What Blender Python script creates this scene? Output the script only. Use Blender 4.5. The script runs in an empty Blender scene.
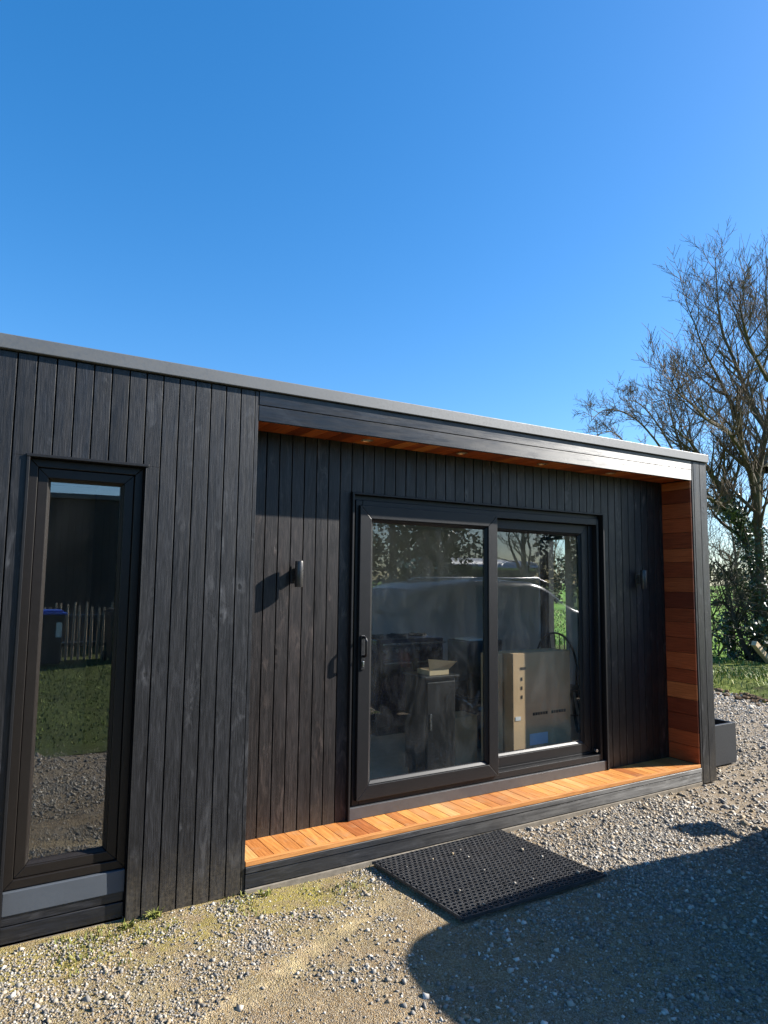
import bpy, math, random
import numpy as np
from mathutils import Vector, Matrix
R = random.Random(7)
NR = np.random.default_rng(11)
sc = bpy.context.scene
COL = sc.collection

# ------------------------------------------------------------------ camera
CAM = Vector((-1.3677, -3.6144, 1.6626))
FWD = Vector((0.51917015, 0.84889285, 0.09921333))
RGT = Vector((0.85245025, -0.52268312, 0.01144246))
UPV = Vector((-0.06157056, -0.07863384, 0.99500039))
F = 680.83
cd = bpy.data.cameras.new('camera')
cam = bpy.data.objects.new('camera', cd); COL.objects.link(cam)
cam.matrix_world = Matrix(((RGT.x, UPV.x, -FWD.x, CAM.x), (RGT.y, UPV.y, -FWD.y, CAM.y), (RGT.z, UPV.z, -FWD.z, CAM.z), (0, 0, 0, 1)))
cd.sensor_fit = 'HORIZONTAL'; cd.sensor_width = 36; cd.lens = F / 768 * 36
cd.clip_start = 0.05; cd.clip_end = 2000
sc.camera = cam

def at(u, v, Y):
    """point of the place seen at pixel u, v whose depth coordinate is Y (used to survey positions)"""
    d = FWD * F + RGT * (u - 384) + UPV * (512 - v)
    t = (Y - CAM.y) / d.y
    return CAM + d * t

# ------------------------------------------------------------------ world and sun
SUN = Vector((2.78, -1.0, 1.765)).normalized()
sun_el = math.asin(SUN.z); sun_az = math.atan2(SUN.x, SUN.y)
w = bpy.data.worlds.new('World'); sc.world = w; w.use_nodes = True
nt = w.node_tree
for n in list(nt.nodes): nt.nodes.remove(n)
out = nt.nodes.new('ShaderNodeOutputWorld'); bg = nt.nodes.new('ShaderNodeBackground')
sky = nt.nodes.new('ShaderNodeTexSky'); sky.sky_type = 'NISHITA'; sky.sun_disc = False
sky.sun_elevation = sun_el; sky.sun_rotation = sun_az
sky.air_density = 1.0; sky.dust_density = 0.65; sky.ozone_density = 3.0; sky.altitude = 0
hs = nt.nodes.new('ShaderNodeHueSaturation'); hs.inputs['Saturation'].default_value = 1.36
hs.inputs['Hue'].default_value = 0.500
gm_ = nt.nodes.new('ShaderNodeGamma'); gm_.inputs[1].default_value = .84
mu = nt.nodes.new('ShaderNodeMix'); mu.data_type = 'RGBA'; mu.blend_type = 'MULTIPLY'; mu.inputs[0].default_value = 1.0; mu.inputs[7].default_value = (.92, 1.04, 1.20, 1)
nt.links.new(sky.outputs[0], hs.inputs['Color']); nt.links.new(hs.outputs[0], gm_.inputs[0]); nt.links.new(gm_.outputs[0], mu.inputs[6]); nt.links.new(mu.outputs[2], bg.inputs[0])
bg.inputs[1].default_value = 0.092
nt.links.new(bg.outputs[0], out.inputs[0])
sl = bpy.data.lights.new('sun', 'SUN'); sl.energy = 5.0; sl.angle = math.radians(0.53); sl.color = (1.0, 0.955, 0.885)
so = bpy.data.objects.new('sun', sl); COL.objects.link(so)
so.rotation_euler = (-SUN).to_track_quat('-Z', 'Y').to_euler(); so.location = (20, -10, 14)
sc.view_settings.view_transform = 'Standard'; sc.view_settings.look = 'None'
sc.view_settings.exposure = 1.44; sc.view_settings.gamma = 1.0; sc.view_settings.use_curve_mapping = False
sc.render.engine = 'CYCLES'
sc.cycles.max_bounces = 10; sc.cycles.transparent_max_bounces = 24
sc.cycles.use_denoising = True
sc.cycles.caustics_reflective = False; sc.cycles.caustics_refractive = False

# ------------------------------------------------------------------ mesh helpers
class MB:
    def __init__(s): s.v = []; s.f = []; s.a = []
    def add(s, vs, fs, r=0.0):
        o = len(s.v); s.v.extend([tuple(p) for p in vs]); s.a.extend([r] * len(vs)); s.f.extend([tuple(i + o for i in f) for f in fs])
    def box(s, x0, x1, y0, y1, z0, z1, r=0.0):
        if x1 < x0: x0, x1 = x1, x0
        if y1 < y0: y0, y1 = y1, y0
        if z1 < z0: z0, z1 = z1, z0
        s.add([(x0,y0,z0),(x1,y0,z0),(x1,y1,z0),(x0,y1,z0),(x0,y0,z1),(x1,y0,z1),(x1,y1,z1),(x0,y1,z1)],
              [(0,3,2,1),(4,5,6,7),(0,1,5,4),(1,2,6,5),(2,3,7,6),(3,0,4,7)], r)
        return s
    def obox(s, c, sx, sy, sz, rot=0.0, r=0.0, tilt=None):
        m = Matrix.Rotation(rot, 3, 'Z')
        if tilt: m = m @ Matrix.Rotation(tilt[1], 3, tilt[0])
        vs = [Vector(c) + m @ Vector((a*sx/2, b*sy/2, d*sz/2)) for d in (-1,1) for a, b in ((-1,-1),(1,-1),(1,1),(-1,1))]
        s.add(vs, [(0,3,2,1),(4,5,6,7),(0,1,5,4),(1,2,6,5),(2,3,7,6),(3,0,4,7)], r); return s
    def tube(s, pts, rad, n=6, r=0.0, cap=True):
        pts = [Vector(p) for p in pts]
        if not hasattr(rad, '__len__'): rad = [rad] * len(pts)
        vs = []; up = Vector((0.31, 0.22, 0.93))
        for i, p in enumerate(pts):
            d = (pts[min(i+1, len(pts)-1)] - pts[max(i-1, 0)])
            if d.length < 1e-9: d = Vector((0,0,1))
            d.normalize()
            a = d.cross(up)
            if a.length < 1e-3: a = d.cross(Vector((1,0,0)))
            a.normalize(); b = d.cross(a)
            for k in range(n):
                t = 2*math.pi*k/n
                vs.append(p + (a*math.cos(t) + b*math.sin(t)) * rad[i])
        fs = []
        for i in range(len(pts)-1):
            for k in range(n):
                k2 = (k+1) % n
                fs.append((i*n+k, (i+1)*n+k, (i+1)*n+k2, i*n+k2))
        if cap and n > 2:
            fs.append(tuple(range(n))); fs.append(tuple((len(pts)-1)*n + k for k in reversed(range(n))))
        s.add(vs, fs, r); return s
    def lathe(s, c, prof, n=24, axis='z', r=0.0):
        vs = []; m = len(prof)
        for k in range(n):
            t = 2*math.pi*k/n
            for (q, h) in prof:
                p = (q*math.cos(t), q*math.sin(t), h)
                if axis == 'y': p = (p[0], p[2], p[1])
                if axis == 'x': p = (p[2], p[0], p[1])
                vs.append((c[0]+p[0], c[1]+p[1], c[2]+p[2]))
        fs = []
        for k in range(n):
            k2 = (k+1) % n
            for i in range(m-1): fs.append((k*m+i, k2*m+i, k2*m+i+1, k*m+i+1))
        if prof[0][0] > 1e-6: fs.append(tuple(k*m for k in reversed(range(n))))
        if prof[-1][0] > 1e-6: fs.append(tuple(k*m+m-1 for k in range(n)))
        s.add(vs, fs, r); return s
    def build(s, name, mat, parent=None, bevel=0.0, smooth=False, seg=2):
        me = bpy.data.meshes.new(name)
        me.from_pydata(s.v, [], s.f); me.update()
        at_ = me.attributes.new('rnd', 'FLOAT', 'POINT'); at_.data.foreach_set('value', np.array(s.a, dtype=np.float32))
        me.materials.append(mat)
        if mat is M.get('clad_h') or mat is M.get('cap'):
            uv = me.uv_layers.new(name='UVMap'); vi = np.empty(len(me.loops), np.int32); me.loops.foreach_get('vertex_index', vi)
            P = np.array(s.v)[vi]; uv.data.foreach_set('uv', np.stack([P[:,2] + .02*P[:,1], P[:,0] + .3*P[:,1]], -1).astype(np.float32).ravel())
        o = bpy.data.objects.new(name, me); COL.objects.link(o)
        import bmesh
        if len(s.f) < 60000:
            b = bmesh.new(); b.from_mesh(me); bmesh.ops.recalc_face_normals(b, faces=b.faces); b.to_mesh(me); b.free()
        if smooth:
            me.polygons.foreach_set('use_smooth', [True]*len(me.polygons))
            try: me.set_sharp_from_angle(angle=math.radians(38))
            except Exception: pass
        if bevel:
            m = o.modifiers.new('bevel', 'BEVEL'); m.width = bevel; m.segments = seg; m.limit_method = 'ANGLE'; m.angle_limit = math.radians(40)
            m.harden_normals = False
        if parent is not None:
            o.parent = parent; o.matrix_parent_inverse = parent.matrix_world.inverted()
        return o

def empty(name, loc, label=None, cat=None, group=None, rz=0.0):
    o = bpy.data.objects.new(name, None); o.empty_display_size = .1; COL.objects.link(o)
    o.location = loc; o.rotation_euler = (0, 0, rz)
    o.matrix_world = Matrix.Translation(Vector(loc)) @ Matrix.Rotation(rz, 4, 'Z')
    return tag(o, label, cat, group)
def tag(o, label=None, cat=None, group=None, kind=None):
    if label: o['label'] = label
    if cat: o['category'] = cat
    if group: o['group'] = group
    if kind: o['kind'] = kind
    return o
def copy_tree(o, parent=None):
    c = o.copy(); COL.objects.link(c)
    if parent is not None:
        mi = o.matrix_parent_inverse.copy(); c.parent = parent; c.matrix_parent_inverse = mi
    for ch in list(o.children): copy_tree(ch, c)
    return c

# ------------------------------------------------------------------ material helpers
class NT:
    def __init__(s, name):
        s.m = bpy.data.materials.new(name); s.m.use_nodes = True; s.t = s.m.node_tree
        for n in list(s.t.nodes): s.t.nodes.remove(n)
        s.o = s.n('ShaderNodeOutputMaterial')
    def n(s, t, **k):
        x = s.t.nodes.new(t)
        for a, b in k.items(): setattr(x, a, b)
        return x
    def l(s, a, b): s.t.links.new(a, b)
    def put(s, sock, v):
        if hasattr(v, 'is_output') or isinstance(v, bpy.types.NodeSocket): s.l(v, sock)
        else: sock.default_value = v
    def coord(s, kind='Object'): return s.n('ShaderNodeTexCoord').outputs[kind]
    def attr(s, name='rnd'): return s.n('ShaderNodeAttribute', attribute_name=name).outputs['Fac']
    def math(s, op, a, b=0.0, c=0.0, clamp=False):
        x = s.n('ShaderNodeMath', operation=op); x.use_clamp = clamp
        s.put(x.inputs[0], a); s.put(x.inputs[1], b)
        if op in ('MULTIPLY_ADD', 'SMOOTH_MIN'): s.put(x.inputs[2], c)
        return x.outputs[0]
    def map(s, v, scale=(1,1,1), loc=(0,0,0), rot=(0,0,0)):
        x = s.n('ShaderNodeMapping'); s.l(v, x.inputs[0]); x.inputs['Scale'].default_value = scale; x.inputs['Location'].default_value = loc
        x.inputs['Rotation'].default_value = rot
        return x.outputs[0]
    def shift(s, v, f, vec=(37.0, 53.0, 91.0)):
        m = s.n('ShaderNodeVectorMath', operation='SCALE'); m.inputs[0].default_value = vec; s.put(m.inputs['Scale'], f)
        a = s.n('ShaderNodeVectorMath', operation='ADD'); s.l(v, a.inputs[0]); s.l(m.outputs[0], a.inputs[1]); return a.outputs[0]
    def noise(s, v, scale, detail=3.0, rough=.5, dist=0.0, out='Fac'):
        x = s.n('ShaderNodeTexNoise'); s.l(v, x.inputs['Vector']); x.inputs['Scale'].default_value = scale
        x.inputs['Detail'].default_value = detail; x.inputs['Roughness'].default_value = rough; x.inputs['Distortion'].default_value = dist
        return x.outputs[out]
    def voro(s, v, scale, feature='F1', out='Distance', rand=1.0):
        x = s.n('ShaderNodeTexVoronoi', feature=feature); s.l(v, x.inputs['Vector']); x.inputs['Scale'].default_value = scale
        x.inputs['Randomness'].default_value = rand
        return x.outputs[out]
    def ramp(s, f, stops, interp='LINEAR'):
        x = s.n('ShaderNodeValToRGB'); s.put(x.inputs[0], f); e = x.color_ramp; e.interpolation = interp
        while len(e.elements) < len(stops): e.elements.new(0.5)
        for q, (p, c) in zip(e.elements, stops):
            q.position = p; q.color = (*c, 1) if len(c) == 3 else c
        return x.outputs[0]
    def rng(s, f, a, b, c=0.0, d=1.0):
        x = s.n('ShaderNodeMapRange'); s.put(x.inputs[0], f)
        for i, q in enumerate((a, b, c, d)): x.inputs[i+1].default_value = q
        return x.outputs[0]
    def mix(s, f, a, b, blend='MIX'):
        x = s.n('ShaderNodeMix', data_type='RGBA', blend_type=blend)
        s.put(x.inputs[0], f)
        for i, q in ((6, a), (7, b)):
            if isinstance(q, tuple): q = (*q, 1) if len(q) == 3 else q
            s.put(x.inputs[i], q)
        return x.outputs[2]
    def bump(s, h, strength=.3, dist=.01):
        x = s.n('ShaderNodeBump'); s.l(h, x.inputs['Height']); x.inputs['Strength'].default_value = strength; x.inputs['Distance'].default_value = dist
        return x.outputs[0]
    def bsdf(s, color, rough=.6, metal=0.0, spec=.5, normal=None, **k):
        b = s.n('ShaderNodeBsdfPrincipled')
        if isinstance(color, tuple): color = (*color, 1) if len(color) == 3 else color
        s.put(b.inputs['Base Color'], color); s.put(b.inputs['Roughness'], rough); s.put(b.inputs['Metallic'], metal)
        s.put(b.inputs['Specular IOR Level'], spec)
        if normal is not None: s.l(normal, b.inputs['Normal'])
        for a, v in k.items(): s.put(b.inputs[a.replace('_', ' ')], v)
        s.l(b.outputs[0], s.o.inputs[0]); return s.m

def plain(name, c, rough=.5, metal=0.0, spec=.5, var=.25, scale=9.0, bump=.15, bscale=60.0):
    t = NT(name); v = t.coord(); n = t.noise(v, scale, 4, .6)
    dk = tuple(x*(1-var) for x in c); lt = tuple(min(1, x*(1+var)) for x in c)
    col = t.ramp(n, [(.3, dk), (.7, lt)])
    n2 = t.noise(v, bscale, 3, .6)
    return t.bsdf(col, t.rng(n2, .3, .7, max(.05, rough-.08), min(1, rough+.1)), metal, spec, t.bump(n2, bump, .002))

def timber_black(name, along, glossy=0.0, warm=None):
    """black stained softwood boards, grain along one axis, with knots"""
    t = NT(name); v = t.coord(); r = t.attr()
    v = t.shift(v, r)
    k = {'z': (1, 1, .045), 'x': (.045, 1, 1)}[along]
    k2 = {'z': (1, 1, .30), 'x': (.30, 1, 1)}[along]
    warp = t.n('ShaderNodeVectorMath', operation='ADD'); nz = t.noise(t.map(v, k2), 7, 2, .5, out='Color')
    sc_ = t.n('ShaderNodeVectorMath', operation='SCALE'); t.l(nz, sc_.inputs[0]); sc_.inputs['Scale'].default_value = .014
    t.l(v, warp.inputs[0]); t.l(sc_.outputs[0], warp.inputs[1])
    g = t.noise(t.map(warp.outputs[0], k), 210, 5, .66)
    g2 = t.noise(t.map(warp.outputs[0], k), 60, 3, .55)
    g3 = t.noise(t.map(warp.outputs[0], {'z': (1, 1, .12), 'x': (.12, 1, 1)}[along]), 34, 4, .6, 1.5)
    flat = {'z': (1, .01, .60), 'x': (.60, .01, 1)}[along]
    wv = t.n('ShaderNodeVectorMath', operation='ADD'); ws = t.n('ShaderNodeVectorMath', operation='SCALE'); t.l(t.noise(v, 26, 3, .6, out='Color'), ws.inputs[0]); ws.inputs['Scale'].default_value = .030
    t.l(v, wv.inputs[0]); t.l(ws.outputs[0], wv.inputs[1])
    kn = t.voro(t.map(wv.outputs[0], flat), 7.4)
    knot = t.math('SUBTRACT', 1.0, t.rng(kn, .045, .080), clamp=True)
    halo = t.math('MULTIPLY', t.rng(kn, .07, .10), t.math('SUBTRACT', 1.0, t.rng(kn, .12, .27), clamp=True), clamp=True)
    cloud = t.noise(t.map(v, k2), 17.0, 4, .66, 1.0)
    mask = t.noise(t.map(v, k2), 3.1, 2, .5)
    base = t.ramp(g, [(.32, (.0042, .0042, .0047)), (.50, (.0125, .0128, .0148)), (.70, (.033, .0338, .0378))])
    base = t.mix(t.rng(r, 0, 1, .0, .95), base, t.mix(1.0, base, (.50, .49, .50), 'MULTIPLY'))
    base = t.mix(t.math('MULTIPLY', halo, t.rng(cloud, .46, .68, .0, .55)), base, (.085, .085, .089))
    base = t.mix(t.math('MULTIPLY', t.math('MULTIPLY', t.rng(cloud, .52, .70), t.rng(mask, .48, .62)), .60), base, (.085, .085, .089))
    base = t.mix(t.math('MULTIPLY', t.rng(g3, .56, .72), .30), base, (.045, .045, .048))
    base = t.mix(t.math('MULTIPLY', knot, .85), base, (.006, .005, .005))
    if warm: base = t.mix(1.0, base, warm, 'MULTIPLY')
    if along == 'z' and not glossy:                        # rain splash dirt low on the boards
        sx = t.n('ShaderNodeSeparateXYZ'); t.l(t.coord(), sx.inputs[0])
        lowz = t.rng(t.math('ADD', sx.outputs[2], t.math('MULTIPLY', t.noise(t.coord(), 9, 3, .6), -.35)), .12, -.16)
        base = t.mix(t.math('MULTIPLY', lowz, t.rng(t.noise(t.coord(), 55, 3, .7), .35, .65, .1, .6)), base, (.095, .078, .055))
    ro = t.math('ADD', t.rng(g2, .3, .7, .42 - glossy, .58 - glossy), t.math('MULTIPLY', t.rng(cloud, .35, .7), -.10))
    h = t.math('ADD', g, t.math('MULTIPLY', halo, .5))
    if glossy:
        tg = t.n('ShaderNodeTangent', direction_type='UV_MAP'); tg.uv_map = 'UVMap'
        t.bsdf(base, t.math('ADD', ro, .06), 0, .75, t.bump(h, .22, .0020), Anisotropic=.80)
        b = [n for n in t.t.nodes if n.type == 'BSDF_PRINCIPLED'][0]; t.l(tg.outputs[0], b.inputs['Tangent']); return t.m
    return t.bsdf(base, ro, 0, .42, t.bump(h, .45, .0026))

def cedar(name, along, stops, rough=.5, bright=1.0):
    t = NT(name); v = t.coord(); r = t.attr(); v = t.shift(v, r)
    k = {'z': (1, 1, .05), 'x': (.05, 1, 1), 'y': (1, .05, 1)}[along]
    g = t.noise(t.map(v, k), 120, 5, .6, .4)
    g2 = t.noise(t.map(v, k), 26, 3, .5, 1.2)
    base = t.ramp(r, stops)
    dk = t.mix(1.0, base, (.58, .50, .45), 'MULTIPLY')
    c = t.mix(t.rng(g, .35, .68), dk, base)
    c = t.mix(t.rng(g2, .45, .75, 0, .35), c, dk)
    if 'deck' in name:
        w1 = t.noise(t.coord(), 8, 5, .7); w2 = t.noise(t.coord(), 130, 3, .7)
        c = t.mix(t.math('MULTIPLY', t.rng(w1, .50, .70), t.rng(w2, .35, .6, .15, .55)), c, (.34, .25, .15))
    return t.bsdf(c, t.rng(g, .3, .7, rough-.07, rough+.1), 0, .4, t.bump(g, .22, .0015))

M = {}
M['clad_v'] = timber_black('black_stained_boards_upright', 'z')
M['clad_h'] = timber_black('black_stained_boards_level', 'x', .10)
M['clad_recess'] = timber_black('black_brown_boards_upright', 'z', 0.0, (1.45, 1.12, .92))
M['dark_gap'] = plain('dark_membrane', (.006, .006, .007), .9, spec=.1)
M['cap'] = plain('grey_roof_trim', (.066, .071, .076), .56, spec=.95, var=.10, scale=5, bump=.10)
M['flash'] = plain('grey_sill_flashing', (.056, .065, .077), .5, var=.06, scale=4, bump=.05)
M['upvc'] = plain('anthracite_frame', (.0095, .0095, .0105), .42, spec=.32, var=.10, scale=14, bump=.06, bscale=220)
M['upvc_brown'] = plain('dark_frame_profile', (.0105, .0082, .0068), .42, spec=.32, var=.10, scale=14, bump=.06, bscale=220)
M['gasket'] = plain('black_gasket', (.008, .008, .009), .6, var=.1)
M['alu'] = plain('grey_aluminium_threshold', (.085, .085, .087), .42, .35, var=.12, scale=8, bump=.1)
CED = [(0, (.15, .030, .010)), (.2, (.44, .108, .030)), (.42, (.27, .058, .017)), (.62, (.52, .155, .044)), (.8, (.33, .075, .022)), (1, (.60, .22, .065))]
DCK = [(0, (.40, .130, .034)), (.25, (.64, .275, .070)), (.5, (.76, .36, .095)), (.75, (.50, .20, .065)), (1, (.82, .46, .16))]
M['cedar_x'] = cedar('red_cedar_level', 'x', CED); M['cedar_y'] = cedar('red_cedar_crosswise', 'y', [(p, tuple(min(.85, q*k) for q, k in zip(c, (1.45, 1.5, 1.3)))) for p, c in CED])
M['cheek'] = cedar('red_cedar_cheek', 'y', [(0, (.11, .020, .008)), (.2, (.46, .10, .028)), (.42, (.20, .040, .013)), (.62, (.50, .125, .036)), (.8, (.30, .058, .018)), (1, (.62, .21, .060))]); M['deck'] = cedar('oiled_hardwood_deck', 'y', DCK, .48)
M['nose'] = cedar('oiled_hardwood_edge', 'x', [(0, (.62, .27, .08)), (1, (.68, .33, .11))], .45)
M['lamp_grey'] = plain('grey_lamp_metal', (.045, .042, .040), .30, .25, var=.08)
M['steel'] = plain('brushed_steel', (.45, .46, .47), .3, .9, var=.08)
M['black_plastic'] = plain('black_plastic', (.012, .012, .013), .4, var=.1)
M['silver'] = plain('silver_metal', (.6, .6, .6), .25, 1.0, var=.05)
M['rubber'] = plain('black_rubber', (.042, .042, .043), .45, var=.35, scale=30, bump=.3)
M['planter'] = plain('grey_planter', (.020, .022, .026), .5, var=.08, scale=7, bump=.06)
M['soil'] = plain('dark_soil', (.02, .015, .011), .95, spec=.1, var=.5, scale=30, bump=.6)
M['plaster'] = plain('pale_plaster', (.70, .70, .68), .8, spec=.2, var=.04)
M['int_floor'] = plain('laminate_floor', (.55, .45, .31), .5, var=.15)
M['roofing'] = plain('dark_roof_membrane', (.05, .05, .052), .8)
M['concrete'] = plain('pale_concrete_edge', (.19, .165, .13), .85, spec=.2, var=.25, scale=18, bump=.4)
M['bulb'] = plain('lamp_lens', (.85, .8, .65), .2, var=.05)
M['lens_rim'] = plain('brass_rim', (.8, .62, .36), .3, .9, var=.05)

def glass_mat(name, f0, dust, tint=(.93, .95, .95)):
    t = NT(name)
    g = t.n('ShaderNodeNewGeometry')
    dp = t.n('ShaderNodeVectorMath', operation='DOT_PRODUCT'); t.l(g.outputs['Incoming'], dp.inputs[0]); t.l(g.outputs['Normal'], dp.inputs[1])
    c = t.math('ABSOLUTE', dp.outputs['Value'])
    p = t.math('POWER', t.math('SUBTRACT', 1.0, c, clamp=True), 5.0)
    fr = t.math('MULTIPLY_ADD', p, 1 - f0, f0)
    v = t.coord()
    tr = t.n('ShaderNodeBsdfTransparent'); tr.inputs[0].default_value = (*tint, 1)
    gl = t.n('ShaderNodeBsdfGlossy'); gl.inputs['Roughness'].default_value = 0.0
    wob = t.noise(v, 1.4, 1, .4); bm = t.bump(wob, .05, .02); t.l(bm, gl.inputs['Normal'])
    m1 = t.n('ShaderNodeMixShader'); t.l(fr, m1.inputs[0]); t.l(tr.outputs[0], m1.inputs[1]); t.l(gl.outputs[0], m1.inputs[2])
    df = t.n('ShaderNodeBsdfDiffuse'); df.inputs[0].default_value = (.55, .56, .55, 1)
    d1 = t.noise(t.map(v, (2.4, 1, 1.1), rot=(0, .6, 0)), 2.0, 6, .68, 1.6)
    d2 = t.noise(t.map(v, (14, 1, .8)), 1.6, 4, .6)
    dd = t.math('MULTIPLY', t.rng(d1, .42, .70), t.rng(d2, .3, .7, .35, 1.0))
    dd = t.math('MULTIPLY_ADD', dd, dust, dust*.12)
    m2 = t.n('ShaderNodeMixShader'); t.l(dd, m2.inputs[0]); t.l(m1.outputs[0], m2.inputs[1]); t.l(df.outputs[0], m2.inputs[2])
    t.l(m2.outputs[0], t.o.inputs[0]); return t.m
M['glass_door'] = glass_mat('door_glass', .080, .030)
M['glass_win'] = glass_mat('window_glass', .16, .008)
M['glass_end'] = glass_mat('end_window_glass', .03, .004)
M['car_glass'] = NT('dark_car_glass').bsdf((.01, .012, .014), .03, 0, .7)

# ------------------------------------------------------------------ the garden room
W, XPO, ZT, ZTB, ZFB, ZDK, D = 3.976, 4.187, 2.80, 2.726, 2.5554, 0.1569, 0.2892
XL = -2.9; YB = 2.75; FLO = 0.19
room = empty('garden_room', (0.6, 1.2, 0), 'long low black timber garden room with flat roof and orange cedar lined porch', 'garden room')

# front cladding: upright boards, left wing
WL, WR, WT = -1.137, -0.605, 2.229
b = MB(); x = -0.024
b.box(-0.021, -0.001, 0, .022, .0, ZTB - .003, R.random())
pitch = .0853; gap = .0068
while x > XL:
    x0 = max(XL, x - pitch + gap)
    r = R.random(); j = R.uniform(-.0007, .0007)
    lo, hi = WL, WR
    # board crossing the window opening is cut round it
    segs = []
    if x <= lo + .004 or x0 >= hi - .004: segs = [(x0, x, .0, ZTB - .003)]
    else:
        segs = [(x0, x, WT + .004, ZTB - .003)]
        if x0 < lo: segs.append((x0, lo, 0, WT + .004))
        if x > hi: segs.append((hi, x, 0, WT + .004))
    for s_ in segs: b.box(s_[0], s_[1], j, .022 + j, s_[2], s_[3], r)
    x -= pitch
b.build('front_cladding', M['clad_v'], room, .0014)
# corner board pair of the right cheek
b = MB()
b.box(W + .002, W + .022, -.004, .25, .0, ZTB - .003, .31)
b.box(W + .0255, W + .110, -.006, .018, .0, ZTB - .003, .62); b.box(W + .1155, XPO - .004, -.006, .018, .0, ZTB - .003, .17)
y = .0
b.build('corner_boards', M['clad_v'], room, .0014)
# right end wall cladding with its narrow tall window
EY0, EY1, EZ0, EZ1 = 1.50, 1.86, .86, 2.16
b = MB(); y = .02
while y < YB:
    y1 = min(YB, y + .079); r = R.random()
    if y1 < EY0 or y > EY1: b.box(XPO - .024, XPO - .002, y, y1, 0, ZTB - .003, r)
    else:
        b.box(XPO - .024, XPO - .002, y, y1, 0, EZ0 - .003, r); b.box(XPO - .024, XPO - .002, y, y1, EZ1 + .003, ZTB - .003, r)
    y += .085
b.build('end_cladding', M['clad_v'], room, .0014)
b = MB(); x = XL
while x < XPO:
    x1 = min(XPO, x + .079); r = R.random()
    if x1 < .25 or x > 1.95: b.box(x, x1, YB + .003, YB + .025, 0, ZTB - .003, r)
    else: b.box(x, x1, YB + .003, YB + .025, 0, .945, r); b.box(x, x1, YB + .003, YB + .025, 2.105, ZTB - .003, r)
    x += .085
b.build('back_cladding', M['clad_v'], room)
b = MB(); y = .02
while y < YB:
    b.box(XL - .024, XL - .002, y, min(YB, y + .079), 0, ZTB - .003, R.random()); y += .085
b.build('end_cladding', M['clad_v'], room)
# structure core (dark membrane behind boards, pale plaster inside)
DL, DR, DT = .763, 3.161, 2.2336
b = MB()
b.box(XL, WL - .002, .024, .12, .01, ZTB); b.box(WR + .002, -.004, .024, .12, .01, ZTB); b.box(WL - .002, WR + .002, .024, .12, WT + .01, ZTB)
b.box(-.06, -.004, .12, .40, .01, ZTB)
b.box(-.004, DL + .02, D + .024, .40, .01, ZTB); b.box(DR - .02, W + .05, D + .024, .40, .01, ZTB); b.box(DL + .02, DR - .02, D + .024, .40, DT - .03, ZTB)
b.box(W + .024, XPO - .026, .02, EY0, .01, ZTB); b.box(W + .024, XPO - .026, EY1, YB, .01, ZTB)
b.box(W + .024, XPO - .026, EY0, EY1, .01, EZ0); b.box(W + .024, XPO - .026, EY0, EY1, EZ1, ZTB)
BX0, BX1, BZ0, BZ1 = .25, 1.95, .95, 2.1  # opening for the added back window that brightens the interior
b.box(XL, BX0, YB - .09, YB, .01, ZTB); b.box(BX1, XPO - .026, YB - .09, YB, .01, ZTB); b.box(BX0, BX1, YB - .09, YB, .01, BZ0); b.box(BX0, BX1, YB - .09, YB, BZ1, ZTB); b.box(XL, XL + .08, .12, YB - .09, .01, ZTB)
b.build('wall_core', M['dark_gap'], room)
b = MB()   # inner lining
IY = .402
b.box(-.05, DL + .018, IY, IY + .012, FLO, 2.42); b.box(DR - .018, W + .01, IY, IY + .012, FLO, 2.42); b.box(DL + .018, DR - .018, IY, IY + .012, DT - .035, 2.42)
b.box(W + .008, W + .022, IY + .014, EY0 - .01, FLO, 2.42); b.box(W + .008, W + .022, EY1 + .01, YB - .105, FLO, 2.42)
b.box(W + .008, W + .022, EY0 - .01, EY1 + .01, FLO, EZ0 - .01); b.box(W + .008, W + .022, EY0 - .01, EY1 + .01, EZ1 + .01, 2.42)
b.box(XL + .09, BX0, YB - .104, YB - .092, FLO, 2.42); b.box(BX1, W + .02, YB - .104, YB - .092, FLO, 2.42); b.box(BX0, BX1, YB - .104, YB - .092, FLO, BZ0); b.box(BX0, BX1, YB - .104, YB - .092, BZ1, 2.42)
b.box(-.45, -.43, .13, YB - .11, FLO, 2.42)
b.build('inner_lining', M['plaster'], room)
MB().box(XL + .08, W + .02, .416, YB - .092, 2.425, 2.45).box(XL + .08, -.062, .124, .414, 2.425, 2.45).build('ceiling_lining', M['plaster'], room)
MB().box(XL + .08, W + .02, .41, YB - .092, FLO - .03, FLO).build('interior_floor', M['int_floor'], room)
MB().box(XL - .02, XPO - .01, .03, YB + .02, 2.735, 2.775).build('roof', M['roofing'], room)
# parapet cap
b = MB()
b.box(XL - .05, XPO + .018, -.022, .075, ZTB + .003, ZT)
b.box(XPO - .08, XPO + .018, .077, YB + .04, ZTB + .003, ZT); b.box(XL - .05, XL + .05, .077, YB + .04, ZTB + .003, ZT); b.box(XL + .052, XPO - .082, YB - .04, YB + .04, ZTB + .003, ZT)
b.build('roof_trim', M['cap'], room, .004)
# fascia: two level boards
b = MB()
b.box(.002, W - .001, -.003, .02, 2.648, ZTB - .001, .2); b.box(.002, W - .001, -.002, .02, ZFB, 2.643, .7)
b.build('fascia', M['clad_h'], room, .0016)
MB().box(.001, W, .022, .06, ZFB + .02, ZTB).build('fascia_batten', M['dark_gap'], room)
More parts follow.
